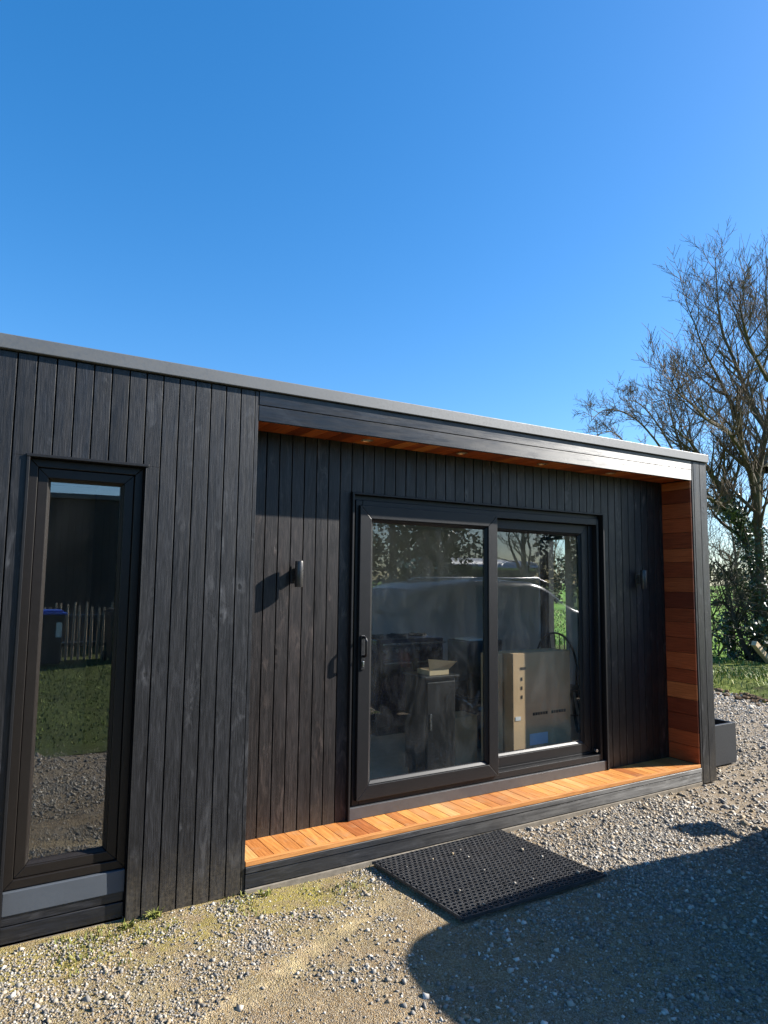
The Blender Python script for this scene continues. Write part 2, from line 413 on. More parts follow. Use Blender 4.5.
# recessed wall boards
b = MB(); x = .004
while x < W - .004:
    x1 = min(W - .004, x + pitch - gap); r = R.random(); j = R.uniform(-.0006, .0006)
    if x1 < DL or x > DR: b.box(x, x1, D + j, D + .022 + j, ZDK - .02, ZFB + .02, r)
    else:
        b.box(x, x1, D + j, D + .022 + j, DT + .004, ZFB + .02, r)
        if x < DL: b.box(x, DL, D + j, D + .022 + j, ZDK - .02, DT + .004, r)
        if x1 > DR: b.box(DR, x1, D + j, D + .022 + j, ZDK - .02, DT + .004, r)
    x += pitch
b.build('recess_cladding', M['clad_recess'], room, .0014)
# left cheek of the recess (seen only from the right), black boards
b = MB()
for i in range(3): b.box(-.0045, -.0005, .025 + i*.088, .025 + i*.088 + .083, ZDK, ZFB, R.random())
b.build('recess_side_boards', M['clad_v'], room)
# right cheek: level red cedar boards
b = MB(); z = ZDK + .003; seq = [.2, .55, .05, .42, .95, .30, .62, .12, .75, .48, .03, .85, .35, .6, .1, .22, .7, .4, .9, .15, .5, .05]
i = 0
while z < ZFB - .002:
    h = (.134, .118, .140, .126)[i % 4]; b.box(W - .016, W + .001, .002, D - .001, z, min(ZFB - .002, z + h - .003), seq[i % len(seq)]); z += h; i += 1
b.build('cheek_boards', M['cheek'], room, .001)
# soffit boards run front to back
b = MB(); x = .004
while x < W - .02:
    b.box(x, min(W - .018, x + .092), .022, D - .001, ZFB + .008, ZFB + .022, R.random()); x += .095
soffit = b.build('soffit', M['cedar_y'], room, .001)
for x in (.80, 1.575, 2.35, 3.125):
    d = MB().lathe((x, .152, ZFB + .008), [(.026, 0), (.040, -.001), (.042, -.004), (.034, -.006), (.030, -.002), (.026, -.001)], 24).build('downlight', M['lens_rim'], soffit, smooth=True)
    MB().lathe((x, .152, ZFB + .0065), [(.0, -.001), (.025, -.001), (.025, .001)], 20).build('lens', M['bulb'], d)
# deck
b = MB(); x = .004
while x < W - .02:
    b.box(x, min(W - .017, x + .0835), .026, D - .001, ZDK - .022, ZDK + R.uniform(-.0006, .0006), R.random()); x += .0865
b.build('deck_boards', M['deck'], room, .0016)
MB().box(.002, W - .001, -.002, .0245, ZDK - .026, ZDK + .001, .4).build('deck_edge', M['nose'], room, .002)
b = MB()
b.box(.001, W, -.010, .024, .098, ZDK - .028, .15); b.box(.001, W, -.006, .024, .022, .094, .55)
b.build('deck_skirt', M['clad_h'], room, .002)
MB().box(.0, W, -.012, .02, -.03, .016).build('plinth_edge', M['concrete'], room, .003)
MB().box(XL, XPO - .03, .03, YB, -.05, .012).build('base_slab', M['concrete'], room)

# ------------------------------------------------------------------ left window
win = empty('window', (WL, 0, 0)); win.parent = room; win.matrix_parent_inverse = room.matrix_world.inverted()
b = MB()
b.box(WL - .016, WR + .016, -.012, .045, WT, WT + .014); b.box(WL - .014, WL, -.010, .06, 0.0, WT - .001); b.box(WR, WR + .006, -.002, .06, 0.0, WT - .001)
b.build('opening_trim', M['upvc'], win, .002)
def ring(b, x0, x1, z0, z1, y0, y1, wd, wb=None, wt=None):
    wb = wd if wb is None else wb; wt = wd if wt is None else wt
    b.box(x0, x0 + wd, y0, y1, z0, z1); b.box(x1 - wd, x1, y0, y1, z0, z1)
    b.box(x0 + wd, x1 - wd, y0, y1, z1 - wt, z1); b.box(x0 + wd, x1 - wd, y0, y1, z0, z0 + wb)
def mitre(b, x0, x1, z0, z1, y0, y1, wd, lip=.0, lipw=.0):
    """four mitred lengths; with an optional raised inner bead sloping to the glass"""
    def quad(p):  # p: four (x,z) corners outer0, outer1, inner1, inner0
        ring_ = [(p[0], y0), (p[1], y0), (p[2], y0 + lip), (p[3], y0 + lip)]
        vs = [(q[0][0], q[1], q[0][1]) for q in ring_] + [(q[0], y1, q[1]) for q in p]
        b.add(vs, [(0,1,2,3), (7,6,5,4), (0,4,5,1), (1,5,6,2), (2,6,7,3), (3,7,4,0)])
    o = [(x0, z0), (x1, z0), (x1, z1), (x0, z1)]; i = [(x0+wd, z0+wd), (x1-wd, z0+wd), (x1-wd, z1-wd), (x0+wd, z1-wd)]
    for k in range(4):
        k2 = (k+1) % 4
        quad([o[k], o[k2], i[k2], i[k]])
b = MB(); mitre(b, WL + .001, WR - .001, .238, WT - .001, .040, .11, .040); 
wf = b.build('window_frame', M['upvc_brown'], win, .003)
b = MB(); mitre(b, WL + .043, WR - .043, .280, WT - .043, .052, .105, .046)
mitre(b, WL + .0895, WR - .0895, .3265, WT - .0895, .060, .10, .014, .016)
b.build('sash', M['upvc_brown'], win, .003)
MB().box(WL + .095, WR - .095, .084, .090, .332, WT - .095).build('pane', M['glass_win'], win)
b = MB()
b.add([(WL+.002,.028,.130),(WR-.002,.028,.130),(WR-.002,.030,.232),(WL+.002,.030,.232),(WL+.002,.075,.130),(WR-.002,.075,.130),(WR-.002,.075,.236),(WL+.002,.075,.236)],
      [(0,1,2,3),(4,7,6,5),(3,2,6,7),(0,4,5,1),(0,3,7,4),(1,5,6,2)])
b.build('sill', M['flash'], win, .003)
b = MB(); b.box(WL + .002, WR - .002, .036, .07, .086, .128, .3); b.box(WL + .002, WR - .002, .030, .07, .0, .081, .8)
b.build('panel_below', M['clad_h'], win, .002)

# ------------------------------------------------------------------ sliding doors
door = empty('sliding_door', (DL, D, ZDK)); door.parent = room; door.matrix_parent_inverse = room.matrix_world.inverted()
b = MB()
b.box(DL, DL + .014, D - .030, D + .03, ZDK + .001, DT); b.box(DR - .016, DR, D - .030, D + .03, ZDK + .001, DT); b.box(DL + .014, DR - .016, D - .030, D + .03, DT - .014, DT)
b.build('door_trim', M['upvc'], door, .002)
OX0, OX1, OZ0, OZ1 = .802, 3.118, .238, 2.186
b = MB()
b.box(OX0, OX0 + .050, D - .002, D + .11, OZ0, OZ1); b.box(OX1 - .024, OX1, D - .004, D + .11, OZ0, OZ1)
b.box(OX0 + .05, OX1 - .024, D - .004, D + .11, OZ1 - .05, OZ1)
b.box(OX0 + .05, OX1 - .024, D - .004, D + .045, OZ0, OZ0 + .045); b.box(OX0 + .05, OX1 - .024, D + .047, D + .11, OZ0, OZ0 + .06)
b.box(OX1 - .075, OX1 - .0245, D + .040, D + .11, OZ0 + .06, OZ1 - .05)
b.box(DL + .014, OX0 - .008, D + .02, D + .09, ZDK, DT - .014); b.box(OX1 + .002, DR - .016, D + .02, D + .09, ZDK, DT - .014)
b.box(OX0 - .008, OX1, D + .01, D + .09, OZ1 + .001, DT - .014)
b.build('outer_frame', M['upvc'], door, .003)
b = MB()
b.box(DL + .015, DR - .017, D - .020, D + .08, ZDK + .001, OZ0 - .006)
b.build('threshold', M['alu'], door, .003)
# sliding leaf (front)
SX0, SX1, SZ0, SZ1 = .824, 2.000, .268, 2.152
lf = MB(); mitre(lf, SX0, SX1, SZ0, SZ1, D - .024, D + .030, .088)
mitre(lf, SX0 + .0885, SX1 - .0885, SZ0 + .0885, SZ1 - .0885, D - .016, D + .02, .022, .016)
leaf = lf.build('sliding_leaf', M['upvc'], door, .004)
MB().box(SX0 + .10, SX1 - .10, D + .006, D + .012, SZ0 + .10, SZ1 - .10).build('pane', M['glass_door'], leaf)
b = MB()
b.box(SX0 + .014, SX0 + .042, D - .034, D - .0245, 1.085, 1.305)
b.build('handle_plate', M['black_plastic'], leaf, .003)
hb = MB(); hx = SX0 + .028; pts = []
P0 = Vector((hx, D - .03, 1.292))
pts = [(hx, D-.03, 1.292), (hx, D-.058, 1.292), (hx+.001, D-.072, 1.284), (hx+.001, D-.077, 1.268), (hx+.001, D-.077, 1.196), (hx+.001, D-.072, 1.180), (hx, D-.058, 1.172), (hx, D-.03, 1.172)]
hb.tube(pts, .0085, 10)
hb.build('handle', M['black_plastic'], leaf, smooth=True)
MB().box(SX0 + .022, SX0 + .034, D - .042, D - .0345, 1.105, 1.140).build('lock_cylinder', M['silver'], leaf, .002)
# fixed leaf (behind)
FX0, FX1, FZ0, FZ1 = 1.955, 3.042, .300, 2.134
lf = MB(); mitre(lf, FX0, FX1, FZ0, FZ1, D + .048, D + .092, .074)
mitre(lf, FX0 + .0745, FX1 - .0745, FZ0 + .0745, FZ1 - .0745, D + .054, D + .088, .020, .014)
leaf2 = lf.build('fixed_leaf', M['upvc'], door, .004)
MB().box(FX0 + .085, FX1 - .085, D + .070, D + .076, FZ0 + .085, FZ1 - .085).build('pane', M['glass_door'], leaf2)
MB().box(OX1 - .060, OX1 - .036, D + .010, D + .038, OZ0 + .061, OZ0 + .085).build('end_stop', M['silver'], door, .002)

# end wall window
ew = empty('window', (W + .1, EY0, EZ0)); ew.parent = room; ew.matrix_parent_inverse = room.matrix_world.inverted()
b = MB(); ex0, ex1 = XPO - .11, XPO - .03
b.box(ex0, ex1, EY0 + .002, EY0 + .035, EZ0, EZ1); b.box(ex0, ex1, EY1 - .035, EY1 - .002, EZ0, EZ1); b.box(ex0, ex1, EY0 + .035, EY1 - .035, EZ0, EZ0 + .04); b.box(ex0, ex1, EY0 + .035, EY1 - .035, EZ1 - .04, EZ1)
b.build('window_frame', M['upvc'], ew, .003)
MB().box(XPO - .075, XPO - .069, EY0 + .032, EY1 - .032, EZ0 + .037, EZ1 - .037).build('pane', M['glass_end'], ew)

fill_window = empty('window', (BX0, YB, BZ0)); fill_window.parent = room; fill_window.matrix_parent_inverse = room.matrix_world.inverted()  # unseen back window, added to let more daylight into the room
b = MB(); mitre(b, BX0 + .002, BX1 - .002, BZ0 + .002, BZ1 - .002, YB - .08, YB - .01, .06); b.box(1.07, 1.13, YB - .078, YB - .012, BZ0 + .062, BZ1 - .062)
b.build('window_frame', M['upvc'], fill_window, .003)
b = MB(); b.box(BX0 + .055, 1.075, YB - .048, YB - .042, BZ0 + .055, BZ1 - .055); b.box(1.125, BX1 - .055, YB - .048, YB - .042, BZ0 + .055, BZ1 - .055)
b.build('pane', M['glass_end'], fill_window)

# ------------------------------------------------------------------ wall lamps
def make_lamp():
    root = empty('wall_lamp', (.376, D, 1.692), 'cylindrical up and down wall lamp in sun left of the sliding doors', 'wall lamp', 'outdoor lamps beside the sliding doors')
    MB().lathe((.376, D - .064, 1.692), [(.018, -.074), (.0245, -.079), (.0255, -.077), (.0255, .077), (.0245, .079), (.018, .074)], 28).build('lamp_body', M['lamp_grey'], root, smooth=True)
    b = MB().box(.350, .402, D - .006, D - .0005, 1.642, 1.742); b.box(.362, .390, D - .036, D - .006, 1.656, 1.728)
    b.build('wall_bracket', M['lamp_grey'], root, .002)
    MB().lathe((.376, D - .064, 1.692), [(0, .070), (.0185, .070), (.0185, -.070), (0, -.070)], 16).build('lens', M['bulb'], root)
    return root
lamp = make_lamp()
lamp2 = copy_tree(lamp); lamp2.location.x = 3.60; lamp2['label'] = 'small dark wall lamp in shade between sliding doors and orange cedar cheek'

# ------------------------------------------------------------------ rubber mat
mA, mB_, mC, mD = Vector((.775, -.044, 0)), Vector((1.765, -.022, 0)), Vector((1.815, -.842, 0)), Vector((.812, -.832, 0))
mat = MB(); pitch_m = .0345; rows = int(.80 / (pitch_m * .866)); cols = int(.98 / pitch_m)
def mp(u, v):
    p = (mA * (1-u) + mB_ * u) * (1-v) + (mD * (1-u) + mC * u) * v
    return p
H0, H1 = .010, .026
for j in range(rows + 1):
    for i in range(cols):
        u = (i + .5 + (.5 if j % 2 else 0)) / (cols + .5); v = (j + .5) / (rows + 1)
        c = mp(u, v); n = 8; vs = []
        zt = H1 + R.uniform(-.001, .001) + .003*math.sin(u*7)*math.sin(v*5)
        for (q, h) in ((.0174, H0), (.0168, zt), (.0122, zt), (.0130, H0)):
            for k in range(n):
                t = 2*math.pi*(k+.5)/n; vs.append((c.x + q*math.cos(t), c.y + q*math.sin(t), h))
        fs = []
        for a in range(4):
            for k in range(n):
                k2 = (k+1) % n; a2 = (a+1) % 4
                fs.append((a*n+k, a*n+k2, a2*n+k2, a2*n+k))
        mat.add(vs, fs)
for p, q in ((mA, mB_), (mB_, mC), (mC, mD), (mD, mA)):
    d = (q - p).normalized(); nrm = Vector((-d.y, d.x, 0)); inn = -nrm
    vs = []
    for h in (H0 - .002, H1 - .003):
        vs += [(*(p - d*.012 - inn*.004).xy, h), (*(q + d*.012 - inn*.004).xy, h), (*(q + inn*.004).xy, h), (*(p + inn*.004).xy, h)]
    mat.add(vs, [(0,3,2,1),(4,5,6,7),(0,1,5,4),(1,2,6,5),(2,3,7,6),(3,0,4,7)])
mo = mat.build('rubber_mat', M['rubber'])
tag(mo, 'black rubber ring mat with open holes lying on gravel before the deck', 'doormat')

# ------------------------------------------------------------------ planter beside the end wall
pl = empty('planter', (4.75, .55, 0), 'square dark grey planter box on gravel past the right corner post', 'planter')
b = MB(); px0, px1, py0, py1, ph = 4.36, 4.90, .25, .79, .368
t_ = .03
b.box(px0, px1, py0, py0+t_, .006, ph); b.box(px0, px1, py1-t_, py1, .006, ph); b.box(px0, px0+t_, py0+t_, py1-t_, .006, ph); b.box(px1-t_, px1, py0+t_, py1-t_, .006, ph); b.box(px0+t_, px1-t_, py0+t_, py1-t_, .006, .03)
b.build('planter_box', M['planter'], pl, .003)
MB().box(px0+t_+.001, px1-t_-.001, py0+t_+.001, py1-t_-.001, .032, .20).build('soil', M['soil'], pl)

# ------------------------------------------------------------------ ground
def vnoise(x, y, s, seed=0):
    x = np.asarray(x)*s + seed*17.3; y = np.asarray(y)*s + seed*9.1
    xi = np.floor(x).astype(int); yi = np.floor(y).astype(int); fx = x-xi; fy = y-yi
    fx = fx*fx*(3-2*fx); fy = fy*fy*(3-2*fy)
    def h(a, b):
        n = (a*374761393 + b*668265263 + seed*974711) & 0x7fffffff
        n = ((n ^ (n >> 13)) * 1274126177) & 0x7fffffff
        return ((n ^ (n >> 16)) & 0xffff) / 65535.0
    return (h(xi, yi)*(1-fx) + h(xi+1, yi)*fx)*(1-fy) + (h(xi, yi+1)*(1-fx) + h(xi+1, yi+1)*fx)*fy
def track(x, y):
    """pale compacted wheel track running obliquely to the deck"""
    ln = -0.98 + .36*(x + .70) + .05*np.sin(x*2.3)
    return np.exp(-((y - ln)/.075)**2) * np.clip((1.0 - x)/.5, 0, 1) * np.clip((x + 2.9)/.8, 0, 1)
def height(x, y):
    return .016*(vnoise(x, y, 1.3, 1)-.5) + .010*(vnoise(x, y, 5, 2)-.5) + .005*(vnoise(x, y, 16, 3)-.5) - .006*track(x, y) - .006
def yard_edge(y):   # x of the grass verge
    return 8.55 + .35*(vnoise(y*0+3, y, .9, 5)-.5)*2 + .15*(y-2.3)*.3
def lawn_edge(x):
    return -3.75 + .3*(vnoise(x, x*0, .8, 6)-.5)*2

def grid_mesh(name, xs, ys, hf, mat, keep=None):
    X, Y = np.meshgrid(xs, ys); Z = hf(X, Y); nx, ny = len(xs), len(ys)
    v = np.stack([X, Y, Z], -1).reshape(-1, 3)
    I = np.arange(nx*ny).reshape(ny, nx)
    f = np.stack([I[:-1,:-1], I[:-1,1:], I[1:,1:], I[1:,:-1]], -1).reshape(-1, 4)
    if keep is not None:
        cx = v[f].mean(1); f = f[keep(cx[:,0], cx[:,1])]
    me = bpy.data.meshes.new(name)
    me.vertices.add(len(v)); me.vertices.foreach_set('co', v.astype(np.float32).ravel())
    me.loops.add(len(f)*4); me.loops.foreach_set('vertex_index', f.astype(np.int32).ravel())
    me.polygons.add(len(f)); me.polygons.foreach_set('loop_start', np.arange(0, len(f)*4, 4, dtype=np.int32))
    me.polygons.foreach_set('use_smooth', np.ones(len(f), dtype=bool))
    me.update(calc_edges=True); me.validate()
    me.materials.append(mat); o = bpy.data.objects.new(name, me); COL.objects.link(o); return o

def soup(name, verts, faces, mat, tint=None, smooth=False):
    """numpy triangle or quad soup as one object"""
    k = faces.shape[1]
    me = bpy.data.meshes.new(name)
    me.vertices.add(len(verts)); me.vertices.foreach_set('co', verts.astype(np.float32).ravel())
    me.loops.add(faces.size); me.loops.foreach_set('vertex_index', faces.astype(np.int32).ravel())
    me.polygons.add(len(faces)); me.polygons.foreach_set('loop_start', np.arange(0, faces.size, k, dtype=np.int32))
    if smooth: me.polygons.foreach_set('use_smooth', np.ones(len(faces), dtype=bool))
    me.update(calc_edges=True)
    if tint is not None:
        a = me.attributes.new('rnd', 'FLOAT', 'POINT'); a.data.foreach_set('value', tint.astype(np.float32))
    me.materials.append(mat); o = bpy.data.objects.new(name, me); COL.objects.link(o); return o

# ground material: grey grit, sandy clay, moss
t = NT('gravel_ground'); v = t.coord()
big = t.noise(v, .9, 4, .6); mid = t.noise(v, 4.2, 5, .65); fine = t.noise(v, 46, 4, .7)
vs1 = t.voro(v, 75, 'F1', 'Color'); vd1 = t.voro(v, 75, 'F1', 'Distance'); vs2 = t.voro(v, 160, 'F1', 'Color'); vd2 = t.voro(v, 160)
sep = t.n('ShaderNodeSeparateColor'); t.l(vs1, sep.inputs[0]); sep2 = t.n('ShaderNodeSeparateColor'); t.l(vs2, sep2.inputs[0])
sand = t.ramp(fine, [(.28, (.10, .060, .026)), (.52, (.25, .155, .064)), (.78, (.47, .33, .155))])
sand = t.mix(t.rng(mid, .38, .66), sand, t.mix(1.0, sand, (.62, .52, .44), 'MULTIPLY'))
grit = t.ramp(sep.outputs[0], [(0, (.09, .08, .066)), (.45, (.20, .178, .148)), (.8, (.30, .27, .225)), (1, (.47, .43, .37))])
grit2 = t.ramp(sep2.outputs[0], [(0, (.12, .085, .05)), (.5, (.25, .20, .14)), (1, (.48, .43, .35))])
sepv = t.n('ShaderNodeSeparateXYZ'); t.l(v, sepv.inputs[0])
xg = t.rng(sepv.outputs[0], 1.0, 4.2)                   # grey chippings thicken towards the right
xg = t.math('MAXIMUM', xg, t.rng(sepv.outputs[1], -1.5, -2.3))
g_amt = t.math('ADD', t.math('MULTIPLY', xg, .55), t.rng(mid, .46, .66, -.1, .50), clamp=True)
c = t.mix(t.math('MULTIPLY', t.rng(sep2.outputs[1], .35, .55), .65), sand, grit2)
mot = t.noise(v, 13, 5, .7, .6); mot2 = t.noise(v, 30, 4, .7)
c = t.mix(t.math('MULTIPLY', t.rng(mot, .50, .66), .75), c, t.mix(mot2, (.075, .048, .022), (.19, .120, .055)))
c = t.mix(t.math('MULTIPLY', t.rng(mot, .46, .32), .45), c, (.44, .335, .175))
vs3 = t.voro(v, 330, 'F1', 'Color'); sep3 = t.n('ShaderNodeSeparateColor'); t.l(vs3, sep3.inputs[0])
c = t.mix(t.math('MULTIPLY', t.rng(sep3.outputs[1], .45, .55), .7), c, t.ramp(sep3.outputs[0], [(0, (.055, .040, .024)), (.5, (.23, .175, .105)), (1, (.52, .43, .29))]))
c = t.mix(t.math('MULTIPLY', g_amt, t.rng(sep.outputs[1], .25, .4)), c, grit)
mot0 = t.noise(v, 7, 5, .7, .8); att = t.attr('track'); c = t.mix(t.math('MULTIPLY', t.math('MULTIPLY', att, t.rng(mot0, .40, .60, .0, 1.0)), .85), c, t.mix(t.rng(fine, .3, .7), (.44, .32, .165), (.60, .48, .29)))
moss_w = t.math('MULTIPLY', t.attr('moss'), t.rng(mid, .36, .56))
c = t.mix(t.math('MULTIPLY', moss_w, t.rng(fine, .35, .6, .3, .9)), c, t.mix(fine, (.19, .155, .012), (.37, .31, .045)))
hh = t.math('ADD', t.math('MULTIPLY', t.math('SUBTRACT', 1.0, vd1), t.math('MULTIPLY', g_amt, .8)), t.math('MULTIPLY', fine, .9))
hh = t.math('ADD', hh, t.math('MULTIPLY', t.math('SUBTRACT', 1.0, vd2), .5))
gm = t.bsdf(c, .9, 0, .25, t.bump(hh, 1.0, .011))
xs = np.concatenate([np.linspace(-16, -3.2, 80)[:-1], np.linspace(-3.2, 4.6, 460)[:-1], np.linspace(4.6, 10.2, 160)])
ys = np.concatenate([np.linspace(-4.4, -2.2, 60)[:-1], np.linspace(-2.2, .35, 190)[:-1], np.linspace(.35, 9, 160)])
yard = grid_mesh('gravel_yard', xs, ys, height, gm, lambda x, y: (x < yard_edge(y)) & (y > lawn_edge(x)))
tag(yard, kind='structure')
vv = np.empty(len(yard.data.vertices)*3, np.float32); yard.data.vertices.foreach_get('co', vv); vv = vv.reshape(-1, 3)
a = yard.data.attributes.new('track', 'FLOAT', 'POINT'); a.data.foreach_set('value', (track(vv[:,0], vv[:,1])*np.clip(.35+vnoise(vv[:,0], vv[:,1], 4, 8), 0, 1)).astype(np.float32))
ms = np.exp(-((vv[:,1] + .16)/.20)**2) * np.clip((.9 - vv[:,0])/.6, 0, 1) + .30*np.clip((1.2 - vv[:,0])/1.0, 0, 1)*np.exp(-((vv[:,1]+.5)/.5)**2)
ms = ms*np.clip((vv[:,0] + 3.2)/.6, 0, 1)
a = yard.data.attributes.new('moss', 'FLOAT', 'POINT'); a.data.foreach_set('value', np.clip(ms, 0, 1).astype(np.float32))

t = NT('grass_field'); v = t.coord(); n1 = t.noise(v, .25, 4, .6); n2 = t.noise(v, 9, 4, .7)
c = t.mix(n2, t.ramp(n1, [(.3, (.13, .25, .030)), (.7, (.19, .31, .045))]), (.09, .17, .025))
c = t.mix(t.rng(n1, .55, .8, 0, .4), c, (.17, .19, .05))
M['field'] = t.bsdf(c, .9, 0, .15, t.bump(n2, .8, .03))
fx = np.concatenate([np.linspace(-400, -40, 20)[:-1], np.linspace(-40, 60, 90)[:-1], np.linspace(60, 500, 24)])
fy = np.concatenate([np.linspace(-400, -40, 20)[:-1], np.linspace(-40, 60, 90)[:-1], np.linspace(60, 500, 24)])
field = grid_mesh('grass_field', fx, fy, lambda x, y: -.045 + .05*(vnoise(x, y, .35, 4)-.5)*np.clip((np.hypot(x-2, y)-9)/6, 0, 1), M['field'])
tag(field, kind='structure')
t = NT('lawn_turf'); v = t.coord(); n1 = t.noise(v, 1.1, 4, .6); n2 = t.noise(v, 14, 4, .7)
c = t.mix(n2, t.ramp(n1, [(.35, (.055, .070, .018)), (.65, (.10, .135, .028))]), (.045, .050, .018))
M['lawn'] = t.bsdf(c, .95, 0, .1, t.bump(n2, .8, .03))
lawn = grid_mesh('lawn', np.linspace(-14, 9, 60), np.linspace(-14, -3.3, 40), lambda x, y: -.018 + .02*vnoise(x, y, .8, 44), M['lawn'])
tag(lawn, kind='structure')
# lawn where the yard ends and a raised grass verge
t = NT('verge_turf'); v = t.coord(); n1 = t.noise(v, 1.6, 4, .65); n2 = t.noise(v, 16, 4, .7)
c = t.mix(n2, t.ramp(n1, [(.30, (.085, .065, .03)), (.44, (.13, .17, .03)), (.66, (.23, .28, .045))]), (.06, .06, .02))
M['verge'] = t.bsdf(c, .95, 0, .1, t.bump(n2, .8, .03))
def verge_h(x, y):
    k = np.clip((x - yard_edge(y))/.7, 0, 1); return -.03 + .10*k + .08*(vnoise(x, y, 1.6, 9)-.4)*k
verge = grid_mesh('grass_verge', np.linspace(8.2, 12.6, 90), np.linspace(-6, 9, 160), verge_h, M['verge'], lambda x, y: x > yard_edge(y) - .12)
tag(verge, kind='structure')

# ------------------------------------------------------------------ gravel chippings
CVV = np.array([(x, y, z) for z in (-1, 1) for y in (-1, 1) for x in (-1, 1)], float)*.62
CFF = np.array([(0,2,3),(0,3,1),(4,5,7),(4,7,6),(0,1,5),(0,5,4),(2,6,7),(2,7,3),(0,4,6),(0,6,2),(1,3,7),(1,7,5)])
def ico():
    p = (1+5**.5)/2
    v = np.array([(-1,p,0),(1,p,0),(-1,-p,0),(1,-p,0),(0,-1,p),(0,1,p),(0,-1,-p),(0,1,-p),(p,0,-1),(p,0,1),(-p,0,-1),(-p,0,1)], float)
    v /= np.linalg.norm(v[0])
    f = np.array([(0,11,5),(0,5,1),(0,1,7),(0,7,10),(0,10,11),(1,5,9),(5,11,4),(11,10,2),(10,7,6),(7,1,8),(3,9,4),(3,4,2),(3,2,6),(3,6,8),(3,8,9),(4,9,5),(2,4,11),(6,2,10),(8,6,7),(9,8,1)])
    return v, f
IV, IF = ico()
def scatter(n, xr, yr, smin, smax, dens, power=2.2):
    x = NR.uniform(*xr, n); y = NR.uniform(*yr, n)
    k = NR.random(n) < dens(x, y)
    x, y = x[k], y[k]; n = len(x)
    s = smin + (smax-smin)*NR.random(n)**power
    return x, y, s
def inside(x, y):
    ok = (x < yard_edge(y) + .1) & (y > lawn_edge(x))
    ok &= ~((x > XL) & (x < XPO + .01) & (y > -.02)) & ~((x > 4.34) & (x < 4.92) & (y > .23) & (y < .81))
    # none on top of the mat
    ok &= ~((x > .77) & (x < 1.83) & (y < -.02) & (y > -.86))
    return ok
def d_near(x, y):
    g = np.clip((vnoise(x, y, 2.1, 21)*.65 + vnoise(x, y, 6.5, 23)*.45)*2.3 - .98, 0, 1)**1.4 * .80 + .035
    g = g + .50*np.clip((x-.9)/3, 0, 1)
    g = g * (1 - .85*np.clip(track(x, y)*1.4, 0, 1))
    return g * inside(x, y)
parts = [scatter(120000, (-1.9, 2.6), (-1.9, .0), .0010, .0028, lambda x, y: (.35 + .65*vnoise(x, y, 7, 27))*inside(x, y)*(1 - .5*np.clip(track(x, y), 0, 1)), 1.5),
         scatter(260000, (-1.9, 3.4), (-2.5, .0), .0020, .0078, d_near, 1.6),
         scatter(8000, (-1.9, 3.4), (-2.5, .0), .007, .017, d_near, 2.4),
         scatter(62000, (1.8, 9.2), (-2.2, 4.0), .006, .018, lambda x, y: (.35 + .65*np.clip(vnoise(x, y, 1.6, 22)*1.7-.35, 0, 1))*inside(x, y), 1.7),
         scatter(16000, (-3.5, 1.6), (-4.0, -1.7), .005, .016, lambda x, y: .8*inside(x, y), 1.8),
         scatter(5200, (.1, 3.4), (-2.4, -.85), .004, .015, lambda x, y: np.clip(vnoise(x, y, 2.6, 29)*1.8-.3, .1, 1)*inside(x, y), 2.2),
         scatter(1500, (2.8, 8.6), (-1.4, 3.5), .016, .034, lambda x, y: .8*inside(x, y), 2.0)]
X = np.concatenate([p[0] for p in parts]); Y = np.concatenate([p[1] for p in parts]); S = np.concatenate([p[2] for p in parts])
X = np.concatenate([X, NR.uniform(.85, 1.75, 14)]); Y = np.concatenate([Y, NR.uniform(-.80, -.10, 14)]); S = np.concatenate([S, NR.uniform(.006, .012, 14)])
ON = np.zeros(len(X)); ON[-14:] = .032
n = len(X)
q = NR.normal(size=(n, 4)); q /= np.linalg.norm(q, axis=1)[:, None]
def qmat(q):
    w_, x_, y_, z_ = q.T
    return np.stack([np.stack([1-2*(y_*y_+z_*z_), 2*(x_*y_-z_*w_), 2*(x_*z_+y_*w_)], -1), np.stack([2*(x_*y_+z_*w_), 1-2*(x_*x_+z_*z_), 2*(y_*z_-x_*w_)], -1), np.stack([2*(x_*z_-y_*w_), 2*(y_*z_+x_*w_), 1-2*(x_*x_+y_*y_)], -1)], 1)
RM = qmat(q)
sh = (CVV[None] + .22*NR.normal(size=(n, 8, 3)).clip(-1.5, 1.5)) * NR.uniform(.5, 1.35, (n, 1, 3))
vv = np.einsum('nij,nkj->nki', RM, sh) * S[:, None, None]
vv[:, :, 2] *= .8
vv += np.stack([X, Y, height(X, Y)*(ON == 0) + ON + S*.12], -1)[:, None]
ff = (CFF[None] + (np.arange(n)*8)[:, None, None]).reshape(-1, 3)
tn = np.clip(NR.random(n)*.8 + .2*vnoise(X, Y, 1.1, 31), 0, 1); nf = len(parts[0][0]); tn[:nf] = NR.uniform(.50, .74, nf)
tint = np.repeat(tn, 8)
t = NT('limestone_chippings'); r = t.attr(); v = t.coord(); nn = t.noise(v, 140, 3, .6)
c = t.ramp(r, [(0, (.095, .088, .080)), (.2, (.185, .172, .152)), (.45, (.31, .285, .245)), (.64, (.30, .225, .135)), (.82, (.47, .435, .375)), (1, (.74, .70, .62))])
c = t.mix(t.rng(nn, .35, .7, 0, .5), c, t.mix(1.0, c, (.6, .58, .55), 'MULTIPLY'))
M['stone'] = t.bsdf(c, .75, 0, .35, t.bump(nn, .3, .003))
g = soup('gravel_chippings', vv.reshape(-1, 3), ff, M['stone'], tint)
tag(g, 'loose grey limestone chippings scattered over the yard', kind='stuff')

